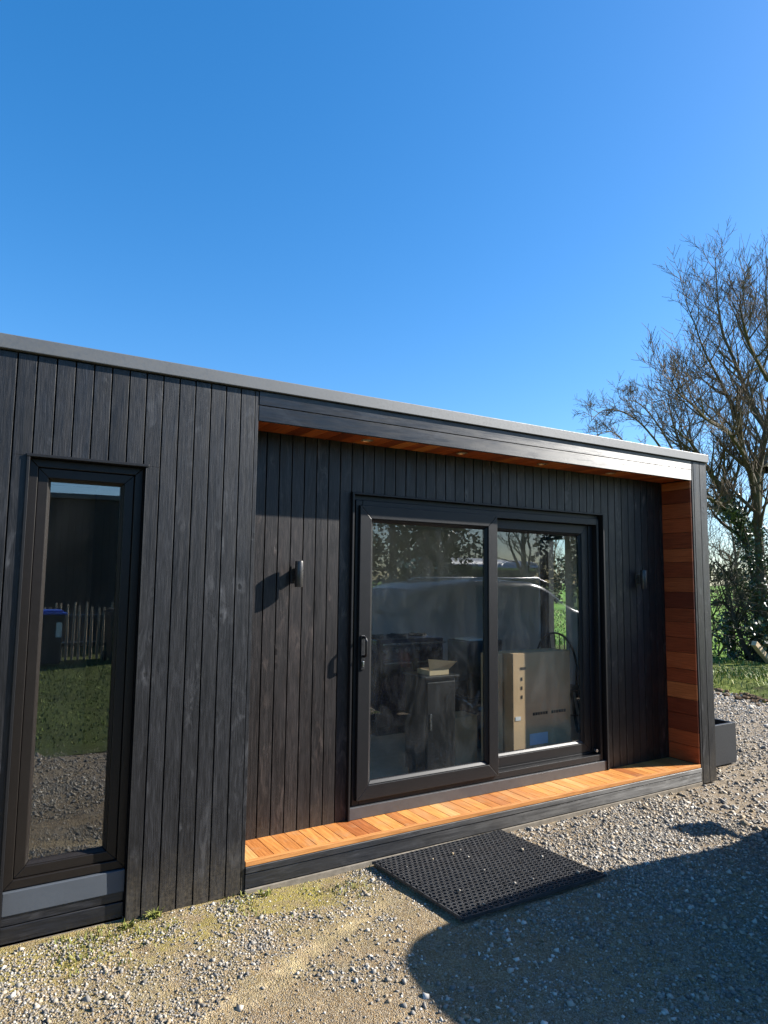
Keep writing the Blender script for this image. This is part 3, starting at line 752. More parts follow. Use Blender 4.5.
# ------------------------------------------------------------------ grass
def blades(name, n, region, hmin, hmax, hf, mat, label, wd=.006, lean=.45, dens=None):
    x = NR.uniform(region[0], region[1], n); y = NR.uniform(region[2], region[3], n)
    if dens is not None:
        k = NR.random(n) < dens(x, y); x, y = x[k], y[k]; n = len(x)
    z = hf(x, y); h = NR.uniform(hmin, hmax, n); a = NR.uniform(0, 2*math.pi, n); l = h*NR.uniform(.1, lean, n)*2
    w_ = wd*NR.uniform(.6, 1.3, n)
    dx, dy = np.cos(a), np.sin(a)
    p0 = np.stack([x - dy*w_, y + dx*w_, z - .01], -1); p1 = np.stack([x + dy*w_, y - dx*w_, z - .01], -1)
    p2 = np.stack([x + dx*l*.4 + dy*w_*.8, y + dy*l*.4 - dx*w_*.8, z + h*.62], -1); p3 = np.stack([x + dx*l*.4 - dy*w_*.8, y + dy*l*.4 + dx*w_*.8, z + h*.62], -1)
    p4 = np.stack([x + dx*l, y + dy*l, z + h*.92], -1)
    v_ = np.stack([p0, p1, p2, p3, p4], 1).reshape(-1, 3)
    o = (np.arange(n)*5)[:, None]
    f_ = np.concatenate([o + [0,1,2], o + [0,2,3], o + [3,2,4]])
    ob = soup(name, v_, f_, mat, np.repeat(NR.random(n), 5)); return tag(ob, label, kind='stuff')
t = NT('grass_blades'); r = t.attr()
c = t.ramp(r, [(0, (.07, .105, .016)), (.4, (.15, .21, .028)), (.7, (.24, .28, .045)), (.9, (.33, .31, .075)), (1, (.38, .28, .13))])
M['blade'] = t.bsdf(c, .6, 0, .3, Subsurface_Weight=0.0)
t = NT('lawn_blades'); r = t.attr(); M['lawn_blade'] = t.bsdf(t.ramp(r, [(0, (.06, .085, .014)), (.5, (.15, .22, .032)), (1, (.26, .27, .07))]), .7, 0, .2)
blades('verge_grass', 30000, (8.3, 12.2, -1.5, 7.5), .025, .10, lambda x, y: verge_h(x, y), M['blade'], 'rough bright grass along the verge under the trees', .007, .5,
       lambda x, y: (x > yard_edge(y) - .25*vnoise(x, y, 3, 40)) * np.clip(vnoise(x, y, 1.7, 41)*1.6 - .2, .05, 1))
blades('lawn_grass', 22000, (-3, 5.5, -11, -3.4), .015, .05, lambda x, y: -.01 + 0*x, M['lawn_blade'], 'short grass of the lawn behind the photographer', .007, .5, lambda x, y: (y < lawn_edge(x)+.1))
blades('field_grass', 20000, (12.2, 34, -2, 26), .05, .13, lambda x, y: -.05 + 0*x, M['blade'], 'pasture grass in the field beyond the trees', .016, .5)
# weeds and moss along the wall foot
t = NT('weed_leaf'); r = t.attr()
M['weed'] = t.bsdf(t.ramp(r, [(0, (.10, .10, .02)), (.5, (.17, .19, .035)), (1, (.26, .25, .07))]), .65, 0, .3)
blades('wall_foot_moss', 5000, (-1.3, .75, -.45, .0), .006, .026, lambda x, y: height(x, y), M['weed'], 'yellow green moss and seedlings along the foot of the black wall', .003, .6,
       lambda x, y: np.clip(vnoise(x, y, 5, 51)*2.4-1.0, 0, 1)*np.exp(-((y+.12)/.18)**2))
def weed(x, y, n, h, label):
    b = MB()
    for i in range(n):
        a = R.uniform(0, 6.28); l = h*R.uniform(.5, 1.1); d = Vector((math.cos(a), math.sin(a), 0)); s = Vector((-d.y, d.x, 0))
        p = Vector((x + R.uniform(-.03, .03), y + R.uniform(-.02, .02), height(np.array([x]), np.array([y]))[0] - .004)); ww = R.uniform(.003, .006)
        e = R.uniform(.3, .9)
        q1 = p + d*l*.35*e + Vector((0, 0, l*.6)); q2 = p + d*l*e + Vector((0, 0, l*R.uniform(.45, .95)))
        b.add([p - s*ww*.5, p + s*ww*.5, q1 + s*ww, q1 - s*ww, q2], [(0,1,2,3), (3,2,4)], R.random())
    return tag(b.build('weed', M['weed']), label, 'weed', 'weeds at the foot of the wall')
weed(-.47, -.035, 40, .05, 'small green weed tuft at wall foot just right of the narrow window')
weed(-.60, -.06, 30, .035, 'low weed tuft below the right edge of the narrow window')
weed(.10, -.06, 30, .04, 'tiny weed beside the left end of the deck skirt')

# leaf litter and clods along the verge
b = MB()
for i in range(90):
    y = R.uniform(1.2, 4.2); x = float(yard_edge(np.array([y]))[0]) + R.uniform(-.35, .1)
    s = R.uniform(.015, .06)
    vs = [Vector((x, y, s*.3)) + Vector((p[0]*s*R.uniform(.7, 1.5), p[1]*s*R.uniform(.7, 1.5), p[2]*s*.6)) for p in IV]
    b.add(vs, [tuple(f) for f in IF], R.random())
M['clod'] = plain('brown_earth', (.13, .085, .05), .95, spec=.1, var=.5, scale=14, bump=.8)
tag(b.build('earth_clods', M['clod']), 'brown earth clods and litter along the gravel edge', kind='stuff')

# ------------------------------------------------------------------ trees
def bark(name, c1, c2, moss=(.10, .10, .03)):
    t = NT(name); v = t.coord(); n1 = t.noise(t.map(v, (1, 1, .3)), 22, 4, .6); n2 = t.noise(v, 2.2, 3, .6)
    c = t.mix(n1, c1, c2); c = t.mix(t.rng(n2, .45, .7, 0, .6), c, moss)
    return t.bsdf(c, .9, 0, .2, t.bump(n1, .8, .02))
M['bark'] = bark('bark', (.045, .037, .028), (.13, .105, .078))
M['twig'] = bark('twig_bark', (.075, .052, .038), (.19, .135, .098), (.15, .13, .07))
M['dark_bark'] = bark('dark_bark', (.025, .021, .017), (.07, .058, .045))
t = NT('ivy_leaf'); r = t.attr(); M['ivy'] = t.bsdf(t.ramp(r, [(0, (.012, .026, .008)), (.6, (.035, .065, .018)), (1, (.09, .12, .04))]), .42, 0, .5)

def rv(s): return Vector((R.gauss(0, s), R.gauss(0, s), R.gauss(0, s)))
class Tree:
    def __init__(s, up=.16, wig=.22, twig_r=.006):
        s.limb = MB(); s.tw = MB(); s.up = up; s.wig = wig; s.twr = twig_r
    def path(s, pts, r0, r1, n=7, tw=False):
        """smooth limb through given points"""
        P = [Vector(p) for p in pts]; out = []
        for i in range(len(P)-1):
            a = P[max(i-1, 0)]; b = P[i]; c = P[i+1]; d = P[min(i+2, len(P)-1)]
            for k in range(4):
                t = k/4; out.append(.5*((2*b) + (c-a)*t + (2*a-5*b+4*c-d)*t*t + (3*b-a-3*c+d)*t**3))
        out.append(P[-1]); m = len(out)
        out = [p + (rv(r0*.07) if 0 < i else Vector()) for i, p in enumerate(out)]
        rad = [r0 + (r1-r0)*(i/(m-1))**.8 for i in range(m)]
        (s.tw if tw else s.limb).tube(out, rad, n, R.random(), cap=False); return out, rad
    def grow(s, p, d, L, r, lvl, maxl, nch, bias=Vector((0,0,0))):
        """a wandering branch with children"""
        n = max(3, int(3 + L*2.2)) if lvl < maxl else 3
        pts = [p]; q = p; dd = d.normalized()
        for i in range(n):
            dd = (dd + rv(s.wig) + Vector((0, 0, s.up)) + bias).normalized(); q = q + dd*(L/n); pts.append(q)
        r1 = max(s.twr*.55, r*.35); rad = [r + (r1-r)*i/n for i in range(n+1)]
        big = r > .018
        (s.limb if big else s.tw).tube(pts, rad, 6 if big else (4 if r > .010 else 3), R.random(), cap=False)
        if lvl >= maxl: return
        c = nch[min(lvl, len(nch)-1)]
        for i in range(c):
            f = .25 + .75*(i + R.random())/c
            k = min(n-1, int(f*n)); fr = f*n - k
            b = pts[k].lerp(pts[k+1], min(1, fr)); ax = (pts[k+1]-pts[k]).normalized()
            sd = rv(1.0); sd = (sd - ax*sd.dot(ax)).normalized()
            nd = (ax*R.uniform(.5, 1.0) + sd*R.uniform(.5, 1.0) + Vector((0, 0, .15)))
            s.grow(b, nd, L*R.uniform(.34, .72), max(s.twr*.8, rad[k]*R.uniform(.4, .62)), lvl+1, maxl, nch, bias)
    def along(s, path, L0, L1, n, maxl, nch, bias=Vector((0,0,0)), f0=.2, sp=1.0):
        out, rad = path; m = len(out)-1
        for i in range(n):
            f = f0 + (1-f0)*(i + R.random())/n; k = min(m-1, int(f*m)); b = out[k].lerp(out[k+1], f*m-k); ax = (out[k+1]-out[k]).normalized()
            sd = rv(1.0); sd = (sd - ax*sd.dot(ax)).normalized()
            nd = ax*R.uniform(.5, 1.1) + sd*sp*.9 + Vector((0, 0, .25))
            s.grow(b, nd, (L0+(L1-L0)*f)*R.uniform(.7, 1.45), max(s.twr*1.9, rad[k]*R.uniform(.4, .65)), 1, maxl, nch, bias)
    def done(s, name, loc, label, group=None, mats=None, trunk_name='trunk'):
        root = empty(name, loc, label, 'tree', group)
        m = mats or (M['bark'], M['twig'])
        if s.limb.v: s.limb.build(trunk_name, m[0], root, smooth=True)
        if s.tw.v: s.tw.build('branches', m[1], root)
        return root
def leaves(n, pts, spread, size, seed_mat, name, parent, flat=.6):
    """small leaf faces clustered round given points"""
    P = np.array([tuple(p) for p in pts]); i = NR.integers(0, len(P), n)
    sp = np.array(spread)[i] if hasattr(spread, '__len__') else spread
    d_ = NR.normal(size=(n, 3)); d_ /= np.linalg.norm(d_, axis=1)[:, None]
    c = P[i] + d_*(np.asarray(sp).reshape(-1, 1) if hasattr(spread, '__len__') else sp)*NR.uniform(.75, 1.3, (n, 1))
    nrm = d_ + NR.normal(size=(n, 3))*flat; nrm /= np.linalg.norm(nrm, axis=1)[:, None]
    u = np.cross(nrm, NR.normal(size=(n, 3))); u /= np.linalg.norm(u, axis=1)[:, None]; w_ = np.cross(nrm, u)
    s_ = size*NR.uniform(.6, 1.3, (n, 1))
    v_ = np.stack([c - u*s_, c + w_*s_*.65, c + u*s_, c - w_*s_*.65], 1).reshape(-1, 3)
    o = soup(name, v_, np.arange(n*4).reshape(-1, 4), seed_mat, np.repeat(NR.random(n), 4))
    if parent is not None: o.parent = parent; o.matrix_parent_inverse = parent.matrix_world.inverted()
    return o

# the big bare tree right of the building, its stems wrapped in ivy
R = random.Random(21)
T = Tree(up=.13, wig=.10, twig_r=.0052)
Y0 = 4.7
base = Vector((13.15, 4.75, -.1))
def A(u, v, y): return at(u, v, y)
lm1 = T.path([base, A(760, 610, 4.8), A(752, 560, 4.9), A(738, 520, 5.0), A(722, 490, 4.9), A(704, 462, 4.7), A(688, 440, 4.5), A(668, 425, 4.2)], 0.159, 0.007, 9)
lm2 = T.path([base + Vector((.35, -.1, 0)), A(764, 610, 4.6), A(759, 540, 4.5), A(757, 480, 4.3), A(766, 430, 4.3), A(772, 380, 4.2), A(768, 330, 4.0), A(766, 255, 3.9)], 0.134, 0.007, 9)
lm3 = T.path([A(757, 490, 4.35), A(744, 455, 4.1), A(738, 420, 4.0), A(722, 385, 3.8), A(705, 352, 3.6), A(688, 306, 3.5)], 0.072, 0.007, 7)
lm4 = T.path([A(766, 430, 4.3), A(750, 400, 4.6), A(736, 365, 4.7), A(722, 330, 4.8), A(718, 300, 4.9), A(715, 258, 5.0)], 0.066, 0.007, 7)
lm5 = T.path([A(738, 520, 5.0), A(722, 505, 4.5), A(706, 497, 4.2), A(694, 488, 4.0)], 0.084, 0.007, 7)
lm6 = T.path([A(744, 455, 4.1), A(728, 432, 3.8), A(708, 420, 3.5), A(690, 402, 3.3), A(678, 392, 3.2), A(672, 380, 3.1)], 0.053, 0.007, 6)
lm7 = T.path([A(770, 400, 4.2), A(790, 350, 4.4), A(800, 290, 4.5), A(806, 250, 4.6)], 0.078, 0.007, 7)
lm8 = T.path([A(766, 470, 4.3), A(800, 430, 4.7), A(835, 390, 5.0), A(865, 330, 5.2)], 0.091, 0.007, 7)
lm9 = T.path([A(768, 380, 4.1), A(752, 350, 3.6), A(742, 318, 3.3), A(740, 298, 3.2)], 0.053, 0.007, 6)
lm10 = T.path([A(757, 480, 4.3), A(772, 440, 5.2), A(780, 400, 6.0), A(770, 350, 6.6), A(760, 310, 7.0)], 0.072, 0.007, 6)
for lm, n, L in ((lm1, 26, 1.4), (lm2, 30, 1.2), (lm3, 22, .98), (lm4, 22, .98), (lm5, 14, .9), (lm6, 20, .85), (lm7, 16, 1.3), (lm8, 14, 1.4), (lm9, 16, .95), (lm10, 16, 1.2)):
    T.along(lm, L, L*.55, int(n*1.25), 3, [5, 6, 5], Vector((-.02, 0, .03)), f0=.30 if lm in (lm1, lm2) else .12)
    o_, r_ = lm; T.grow(o_[-1], o_[-1]-o_[-3], .40, .006, 2, 3, [4, 4, 5, 3])
big = T.done('bare_tree', base, 'tall leafless tree with ivy covered leaning trunk right of the garden room')
ivp = []; ivs = []
for lm, f1 in ((lm1, .52), (lm2, .32), (lm5, .35)):
    o_, r_ = lm; m = int(len(o_)*f1)
    for k in range(m):
        for _ in range(3):
            ivp.append(o_[k].lerp(o_[min(k+1, m)], R.random())); ivs.append(r_[k]*1.15 + .05 + .06*R.random())
leaves(6500, ivp, ivs, .034, M['ivy'], 'ivy', big)

# second, bushier tree whose twigs show over the roof
T = Tree(up=.05, wig=.13, twig_r=.0052)
b2 = Vector((10.6, 7.6, -.1))
s0 = T.path([b2, A(690, 520, 7.5), A(682, 455, 7.4), A(672, 420, 7.3), A(668, 398, 7.2)], .075, .006, 7)
s1 = T.path([A(688, 490, 7.5), A(655, 440, 7.2), A(630, 415, 7.0), A(605, 410, 6.8), A(590, 422, 6.6)], .04, .006, 6)
s2 = T.path([A(684, 470, 7.4), A(660, 428, 7.0), A(640, 404, 6.8), A(622, 400, 6.6)], .035, .006, 6)
s3 = T.path([A(684, 460, 7.4), A(690, 425, 7.6), A(700, 405, 7.8)], .035, .006, 6)
s4 = T.path([A(688, 490, 7.5), A(640, 455, 7.0), A(612, 432, 6.8), A(596, 436, 6.6)], .035, .006, 6)
s5 = T.path([A(690, 520, 7.5), A(720, 470, 8.2), A(740, 430, 8.6)], .04, .006, 6)
for lm, n, L in ((s0, 14, .7), (s1, 16, .52), (s2, 14, .5), (s3, 9, .55), (s4, 12, .5), (s5, 10, .9)):
    T.along(lm, L, L*.6, n, 3, [5, 6, 6], Vector((-.03, 0, -.01)), f0=.25)
T.done('bare_tree', b2, 'low spreading leafless tree whose twigs show above the flat roof')

# thicket shrubs between tree and building end
def shrub(x, y, n, h, label, seed):
    global R
    R = random.Random(seed); T = Tree(up=.04, wig=.20, twig_r=.006)
    for i in range(n):
        a = R.uniform(0, 6.28); p = Vector((x + R.uniform(-.35, .35), y + R.uniform(-.5, .5), -.08))
        T.grow(p, Vector((math.cos(a)*.55, math.sin(a)*.55, 1)), h*R.uniform(.6, 1.05), R.uniform(.014, .032), 1, 3, [4, 5, 3])
    rt = empty('bare_shrub', (x, y, 0), label, 'shrub', 'leafless shrubs under the big tree')
    T.limb.build('stems', M['dark_bark'], rt, smooth=True); T.tw.build('branches', M['dark_bark' if seed % 2 else 'twig'], rt)
shrub(14.0, 6.6, 13, 3.6, 'bushy leafless shrub behind the dark post, nearest the garden room', 33)
shrub(15.2, 5.9, 12, 3.4, 'leafless shrub directly behind the ivy covered trunk', 35)
shrub(17.5, 8.6, 13, 3.8, 'pale leafless shrub furthest out towards the field', 36)
shrub(13.9, 3.7, 12, 3.0, 'leafless shrub right of the ivy trunk near the pale timber', 37)
R = random.Random(5)
# dark arching suckers in front of the field
T = Tree(up=-.02, wig=.12, twig_r=.008)
p1 = T.path([A(752, 668, 4.9), A(742, 640, 5.0), A(732, 615, 5.1), A(722, 602, 5.2), A(708, 606, 5.3)], .07, .02, 6)
p2 = T.path([A(756, 668, 4.7), A(746, 648, 4.8), A(737, 628, 4.9), A(730, 600, 5.0), A(724, 570, 5.1)], .05, .014, 6)
p3 = T.path([A(760, 668, 4.8), A(752, 640, 5.0), A(744, 610, 5.1), A(735, 585, 5.2), A(715, 560, 5.3)], .06, .014, 6)
for p_ in (p1, p2, p3): T.along(p_, .8, .5, 7, 3, [3, 3, 3], f0=.3)
T.done('arching_shrub', A(756, 668, 4.8), 'dark stems arching left from the foot of the ivy trunk', None, (M['dark_bark'], M['dark_bark']), 'stems')
# ivy and bramble mass at the tree foot
rt = empty('ivy_mound', (13.3, 4.6, 0), 'dark ivy and bramble mound around the foot of the big tree', 'ivy')
cp = [Vector((13.3 + R.gauss(0, .55), 4.6 + R.gauss(0, .45), R.uniform(.0, .85))) for _ in range(60)]
leaves(2600, cp, .16, .045, M['ivy'], 'foliage', rt)
b = MB()
for i in range(30):
    p = Vector((13.3 + R.gauss(0, .5), 4.6 + R.gauss(0, .4), 0)); b.tube([p, p + Vector((R.gauss(0, .3), R.gauss(0, .3), .5)), p + Vector((R.gauss(0, .6), R.gauss(0, .6), .8))], [.012, .009, .005], 4)
b.build('stems', M['dark_bark'], rt)

# old post and sawn timber
po = MB(); p0 = Vector((13.38, 5.5, -.1)); po.tube([p0, p0 + Vector((-.01, 0, .5)), p0 + Vector((-.05, 0, 1.12)), p0 + Vector((-.05, 0, 1.15))], [.105, .10, .095, .06], 9)
tag(po.build('fence_post', M['dark_bark'], smooth=True), 'dark weathered fence post standing in grass left of the tree foot', 'post')
pk = MB(); a0 = at(754, 643, 4.2); a1 = at(772, 669, 4.2); a1.z = max(.05, a1.z)
dv = (a1 - a0); dv.normalize(); sd = dv.cross(Vector((0, 1, 0))).normalized(); uu = sd.cross(dv)
vs = []
for p in (a0, a1 + dv*.25):
    for sx_, sy_ in ((-1,-1), (1,-1), (1,1), (-1,1)): vs.append(p + sd*sx_*.05 + uu*sy_*.05)
pk.add(vs, [(0,1,2,3), (7,6,5,4), (0,4,5,1), (1,5,6,2), (2,6,7,3), (3,7,4,0)])
M['timber'] = cedar('pale_sawn_timber', 'x', [(0, (.66, .52, .34)), (1, (.72, .58, .40))], .7)
tag(pk.build('timber_beam', M['timber'], None, .004), 'pale sawn timber propped on the verge beside the big tree', 'timber')

# far hedgerow and trees beyond the field
def clump_mass(name, pts, n, spread, size, mat, label):
    o = leaves(n, pts, spread, size, mat, name, None, .9); return tag(o, label, kind='stuff')
t = NT('winter_hedge'); r = t.attr(); M['hedge'] = t.bsdf(t.ramp(r, [(0, (.045, .042, .026)), (.5, (.095, .082, .05)), (.8, (.12, .115, .055)), (1, (.16, .13, .09))]), .9, 0, .1)
pts = []
for i in range(700):
    f = R.random(); ang = math.radians(2 + 92*f); d = 56 + 8*R.random()
    pts.append(Vector((CAM.x + d*math.sin(ang), CAM.y + d*math.cos(ang), max(.1, R.random()**1.3*3.4*(.6 + .6*float(vnoise(np.array([f*30.]), np.array([0.]), 1.0, 61)[0]))))))
clump_mass('far_hedgerow', pts, 42000, [R.uniform(.2, .8) for _ in pts], .16, M['hedge'], 'brown winter hedgerow along the far side of the field')
protoT = None
R = random.Random(77)
T = Tree(up=.08, wig=.2, twig_r=.02)
s0 = T.path([(0,0,-.2), (.1,0,1.5), (0,.1,3.2), (.2,0,5.4)], .22, .05, 6)
T.along(s0, 2.6, 1.6, 16, 3, [5, 4, 3], f0=.25)
far = T.done('far_tree', (0,0,0), 'x', None, (M['twig'], M['twig']))
spots = [(40, 55, 1.0, 'round leafless tree in the far hedgerow, seen through the building end window'), (34, 26, .95, 'distant leafless tree behind the building end post'), (54, 30, 1.2, 'distant leafless tree behind the leaning ivy trunk'),
         (62, 24, 1.25, 'distant leafless tree at the right edge of the field'), (47, 44, 1.0, 'distant smaller leafless tree in the middle of the hedgerow')]
for i, (x, y, s_, lb) in enumerate(spots):
    o = far if i == 0 else copy_tree(far)
    o.location = (x, y, 0); o.rotation_euler = (0, 0, i*1.3); o.scale = (s_, s_, s_); o['label'] = lb; o['group'] = 'trees in the far hedgerow'

# ------------------------------------------------------------------ indoors
R = random.Random(3)
M['card'] = plain('brown_cardboard', (.64, .43, .24), .8, spec=.15, var=.10, scale=5, bump=.1)
M['card_pale'] = plain('pale_cardboard', (.60, .45, .26), .8, spec=.15, var=.06, scale=5, bump=.1)
M['navy'] = plain('navy_enamel', (.012, .020, .046), .25, var=.1)
M['print'] = plain('black_print', (.03, .025, .02), .8)
M['label_blue'] = plain('pale_blue_label', (.58, .66, .76), .6, var=.08)
M['white'] = plain('white_card', (.75, .74, .70), .7, var=.03)
M['red'] = plain('red_sticker', (.42, .06, .035), .5)
M['chair_wood'] = plain('dark_chair_wood', (.035, .022, .014), .35)
def carton(x0, x1, y0, y1, z0, z1, label, mat, rz=0.0, group='cardboard boxes behind the glass'):
    c = Vector(((x0+x1)/2, (y0+y1)/2, z0)); root = empty('cardboard_box', c, label, 'box', group)
    b = MB(); b.box(x0, x1, y0, y1, z0, z1 - .006); b.box(x0, x1, y0, (y0+y1)/2 - .002, z1 - .006, z1); b.box(x0, x1, (y0+y1)/2 + .002, y1, z1 - .006, z1)
    o = b.build('carton', mat, root, .003)
    if rz: root.rotation_euler = (0, 0, rz)
    return root
bx = carton(2.355, 2.985, .500, .720, FLO + .001, 1.095, 'wide brown cardboard box with a sunlit strip and printed line behind the glass', M['card'])
b = MB()
for u0, u1 in ((.0, .022), (.028, .05), (.056, .075), (.082, .105), (.112, .13), (.137, .16), (.205, .227), (.233, .25), (.256, .28), (.287, .31), (.316, .335), (.342, .365)): b.box(2.56 + u0, 2.56 + u1, .4975, .4995, .600, .622)
b.box(2.43, 2.49, .4975, .4995, .965, .985)
for z in (.88, .81, .74): b.box(2.435, 2.452, .4975, .4995, z, z + .026)
b.build('printed_marks', M['print'], bx)
MB().box(2.525, 2.72, .4965, .4995, .372, .46).build('shipping_label', M['label_blue'], bx); MB().box(2.375, 2.43, .4965, .4995, .575, .605).build('white_label', M['white'], bx)
carton(2.235, 2.335, .60, .75, FLO + .001, 1.085, 'narrow cardboard box standing between door stile and the wide box', M['card'])
carton(1.98, 2.32, .90, 1.10, FLO + .001, .56, 'low brown cardboard box on the floor left of the upright boxes', M['card'])
st = empty('side_cabinet', (1.75, .76, FLO), 'low black cabinet under the open carton behind the sliding pane', 'cabinet')
MB().box(1.62, 1.90, .65, .92, FLO + .04, .925).build('carcass', M['black_plastic'], st, .004); MB().box(1.60, 1.92, .62, .94, .927, .945).build('cabinet_top', M['black_plastic'], st, .003)
d = MB().box(1.63, 1.89, .636, .648, FLO + .06, .90).build('cabinet_door', M['black_plastic'], st, .004); MB().box(1.65, 1.663, .622, .6355, .55, .67).build('door_handle', M['steel'], d, .002)
MB().box(1.64, 1.88, .67, .90, FLO, FLO + .038).build('base', M['black_plastic'], st)
oc = empty('open_carton', (1.75, .74, .946), 'small open cardboard carton with pale flaps raised on the low black cabinet', 'box')
b = MB(); b.box(1.67, 1.85, .665, .675, .947, .985); b.box(1.67, 1.85, .82, .83, .947, .985); b.box(1.67, 1.68, .675, .82, .947, .985); b.box(1.84, 1.85, .675, .82, .947, .985); b.box(1.68, 1.84, .675, .82, .947, .952)
b.build('carton', M['card_pale'], oc)
b = MB(); b.add([(1.67,.664,.985),(1.85,.664,.985),(1.90,.628,1.045),(1.63,.628,1.075),(1.67,.667,.985),(1.85,.667,.985),(1.90,.631,1.045),(1.63,.631,1.075)], [(0,1,2,3),(7,6,5,4),(0,4,5,1),(1,5,6,2),(2,6,7,3),(3,7,4,0)])
b.build('flap', M['card_pale'], oc)
# range cooker
ck = empty('range_cooker', (2.42, 2.35, FLO), 'dark navy range cooker with steel rail and knobs at the back', 'cooker')
b = MB(); b.box(2.02, 2.80, 2.02, 2.60, FLO + .08, 1.09); b.box(2.04, 2.78, 2.05, 2.58, FLO, FLO + .08)
b.build('body', M['navy'], ck, .006)
for x0, x1 in ((2.05, 2.40), (2.42, 2.77)):
    d = MB().box(x0, x1, 1.995, 2.018, .42, .90).build('oven_door', M['navy'], ck, .006)
    MB().tube([(x0 + .02, 1.955, .87), (x1 - .02, 1.955, .87)], .010, 10).build('door_handle', M['steel'], d, smooth=True)
    if x0 > 2.3: MB().box(2.50, 2.62, 1.990, 1.9945, .70, .80).build('red_sticker', M['red'], d)
for i in range(6): MB().lathe((2.10 + i*.128, 2.02, .985), [(.026, 0), (.026, -.02), (.020, -.035), (0, -.036)], 16, 'y').build('knob', M['steel'], ck, smooth=True)
MB().tube([(2.05, 1.95, 1.05), (2.77, 1.95, 1.05)], .011, 10).build('towel_rail', M['steel'], ck, smooth=True)
b = MB()
for x in (2.15, 2.42, 2.67): b.lathe((x, 2.3, 1.095), [(.10, 0), (.10, .012), (.085, .014), (.085, 0)], 20); b.box(x-.11, x+.11, 2.292, 2.308, 1.108, 1.118); b.box(x-.008, x+.008, 2.19, 2.41, 1.1085, 1.1185)
b.build('pan_supports', M['black_plastic'], ck)
# black case on the floor stack behind the box
cs = empty('storage_case', (2.62, 1.35, FLO), 'black storage case stack with pale paper on top behind the cardboard box', 'case')
b = MB(); b.box(2.46, 2.86, 1.2, 1.5, FLO, .62); b.box(2.47, 2.85, 1.21, 1.49, .62, .64); b.box(2.46, 2.86, 1.2, 1.5, .64, 1.13); b.build('case', M['black_plastic'], cs, .01)
MB().box(2.50, 2.72, 1.22, 1.44, 1.131, 1.145).build('paper', M['white'], cs)
# hoop back chair
ch = empty('hoop_back_chair', (3.62, 1.22, FLO), 'dark wooden hoop back chair behind the cardboard box near the end window', 'chair')
cx_, cy_ = 3.60, 1.20
b = MB(); b.lathe((cx_, cy_, FLO + .44), [(0, 0), (.17, 0), (.215, .012), (.22, .028), (.19, .034), (0, .028)], 28); b.build('seat', M['chair_wood'], ch, smooth=True)
cf = Vector((-.55, -.83, 0)).normalized(); cs_ = Vector((-cf.y, cf.x, 0)); bk = Vector((cx_, cy_, FLO + .46)) - cf*.17
hoop = []
for i in range(17):
    a = math.pi*i/16; hoop.append(bk + cs_*.205*math.cos(a)*(1 if 0 < i < 16 else .92) - cf*.10*math.sin(a)**.8 + Vector((0, 0, .50*min(1, math.sin(a)**.62))))
MB().tube(hoop, .011, 8).build('back_hoop', M['chair_wood'], ch, smooth=True)
for i in range(7):
    u = -.72 + 1.44*i/6; hgt = .50*(1-u*u)**.31*.985
    MB().tube([bk + cs_*.15*u, bk + cs_*.205*u - cf*.10*(1-u*u)**.4 + Vector((0, 0, hgt))], [.007, .005], 6).build('spindle', M['chair_wood'], ch)
for sx_, sy_ in ((-1,-1), (1,-1), (1,1), (-1,1)):
    MB().tube([Vector((cx_, cy_, FLO + .445)) + cs_*.12*sx_ + cf*.12*sy_, Vector((cx_, cy_, FLO + .2)) + cs_*.16*sx_ + cf*.15*sy_, Vector((cx_, cy_, FLO)) + cs_*.20*sx_ + cf*.19*sy_], [.016, .018, .011], 8).build('leg', M['chair_wood'], ch, smooth=True)
MB().tube([Vector((cx_, cy_, FLO + .2)) + cs_*.16, Vector((cx_, cy_, FLO + .2)) - cs_*.16], .009, 6).build('stretcher', M['chair_wood'], ch)

# ------------------------------------------------------------------ the parked car (outside the frame, right of the camera): casts the shadow, mirrored in the doors
M['paint'] = NT('dark_car_paint').bsdf((.007, .008, .011), .22, 0, .35, Coat_Weight=.25, Coat_Roughness=.05)
M['trim_black'] = plain('black_trim', (.012, .012, .012), .5)
M['tyre'] = plain('tyre_rubber', (.015, .015, .015), .8)
M['rim'] = plain('alloy_rim', (.45, .45, .46), .3, .9)
M['red_lens'] = plain('red_lens', (.35, .01, .01), .15)
M['clear_lens'] = plain('clear_lens', (.7, .7, .7), .1)
CX0, CYN, CHW = 2.45, -1.50, .90
CYC = CYN - CHW
car = empty('parked_car', (CX0 + 2.2, CYC, 0), 'dark estate car parked on the gravel facing away, to the right of the photographer', 'car')
#            s     hw    zlow  zbelt roof  hwr
ST = np.array([(0.00, .62, .45, .80, .86, .50), (.05, .74, .36, .92, 1.00, .56), (.14, .82, .30, .97, 1.40, .48), (.26, .86, .28, .98, 1.53, .56), (.55, .885, .27, .98, 1.62, .66), (1.0, .90, .26, .97, 1.67, .71),
               (1.6, .90, .25, 1.0, 1.68, .715), (2.0, .90, .25, 1.04, 1.665, .71), (2.25, .90, .25, 1.08, 1.58, .70), (2.5, .90, .25, 1.11, 1.40, .72), (2.70, .90, .25, 1.17, 1.31, .79), (2.9, .90, .25, 1.20, 1.28, .83), (3.5, .89, .26, 1.18, 1.26, .82),
               (3.9, .87, .27, 1.06, 1.15, .77), (4.2, .82, .29, .94, 1.04, .70), (4.36, .72, .33, .80, .88, .58), (4.42, .58, .40, .66, .70, .42)])
ss = np.array(sorted(set(list(np.linspace(0, 4.42, 70)) + [.14, .30])))
col_ = [np.interp(ss, ST[:,0], ST[:,k]) for k in range(1, 6)]
def smooth_(a):
    for _ in range(2): a = np.concatenate([[a[0]], (a[:-2] + 2*a[1:-1] + a[2:])/4, [a[-1]]])
    return a
col_ = [smooth_(c_) for c_ in col_]
prof_all = []
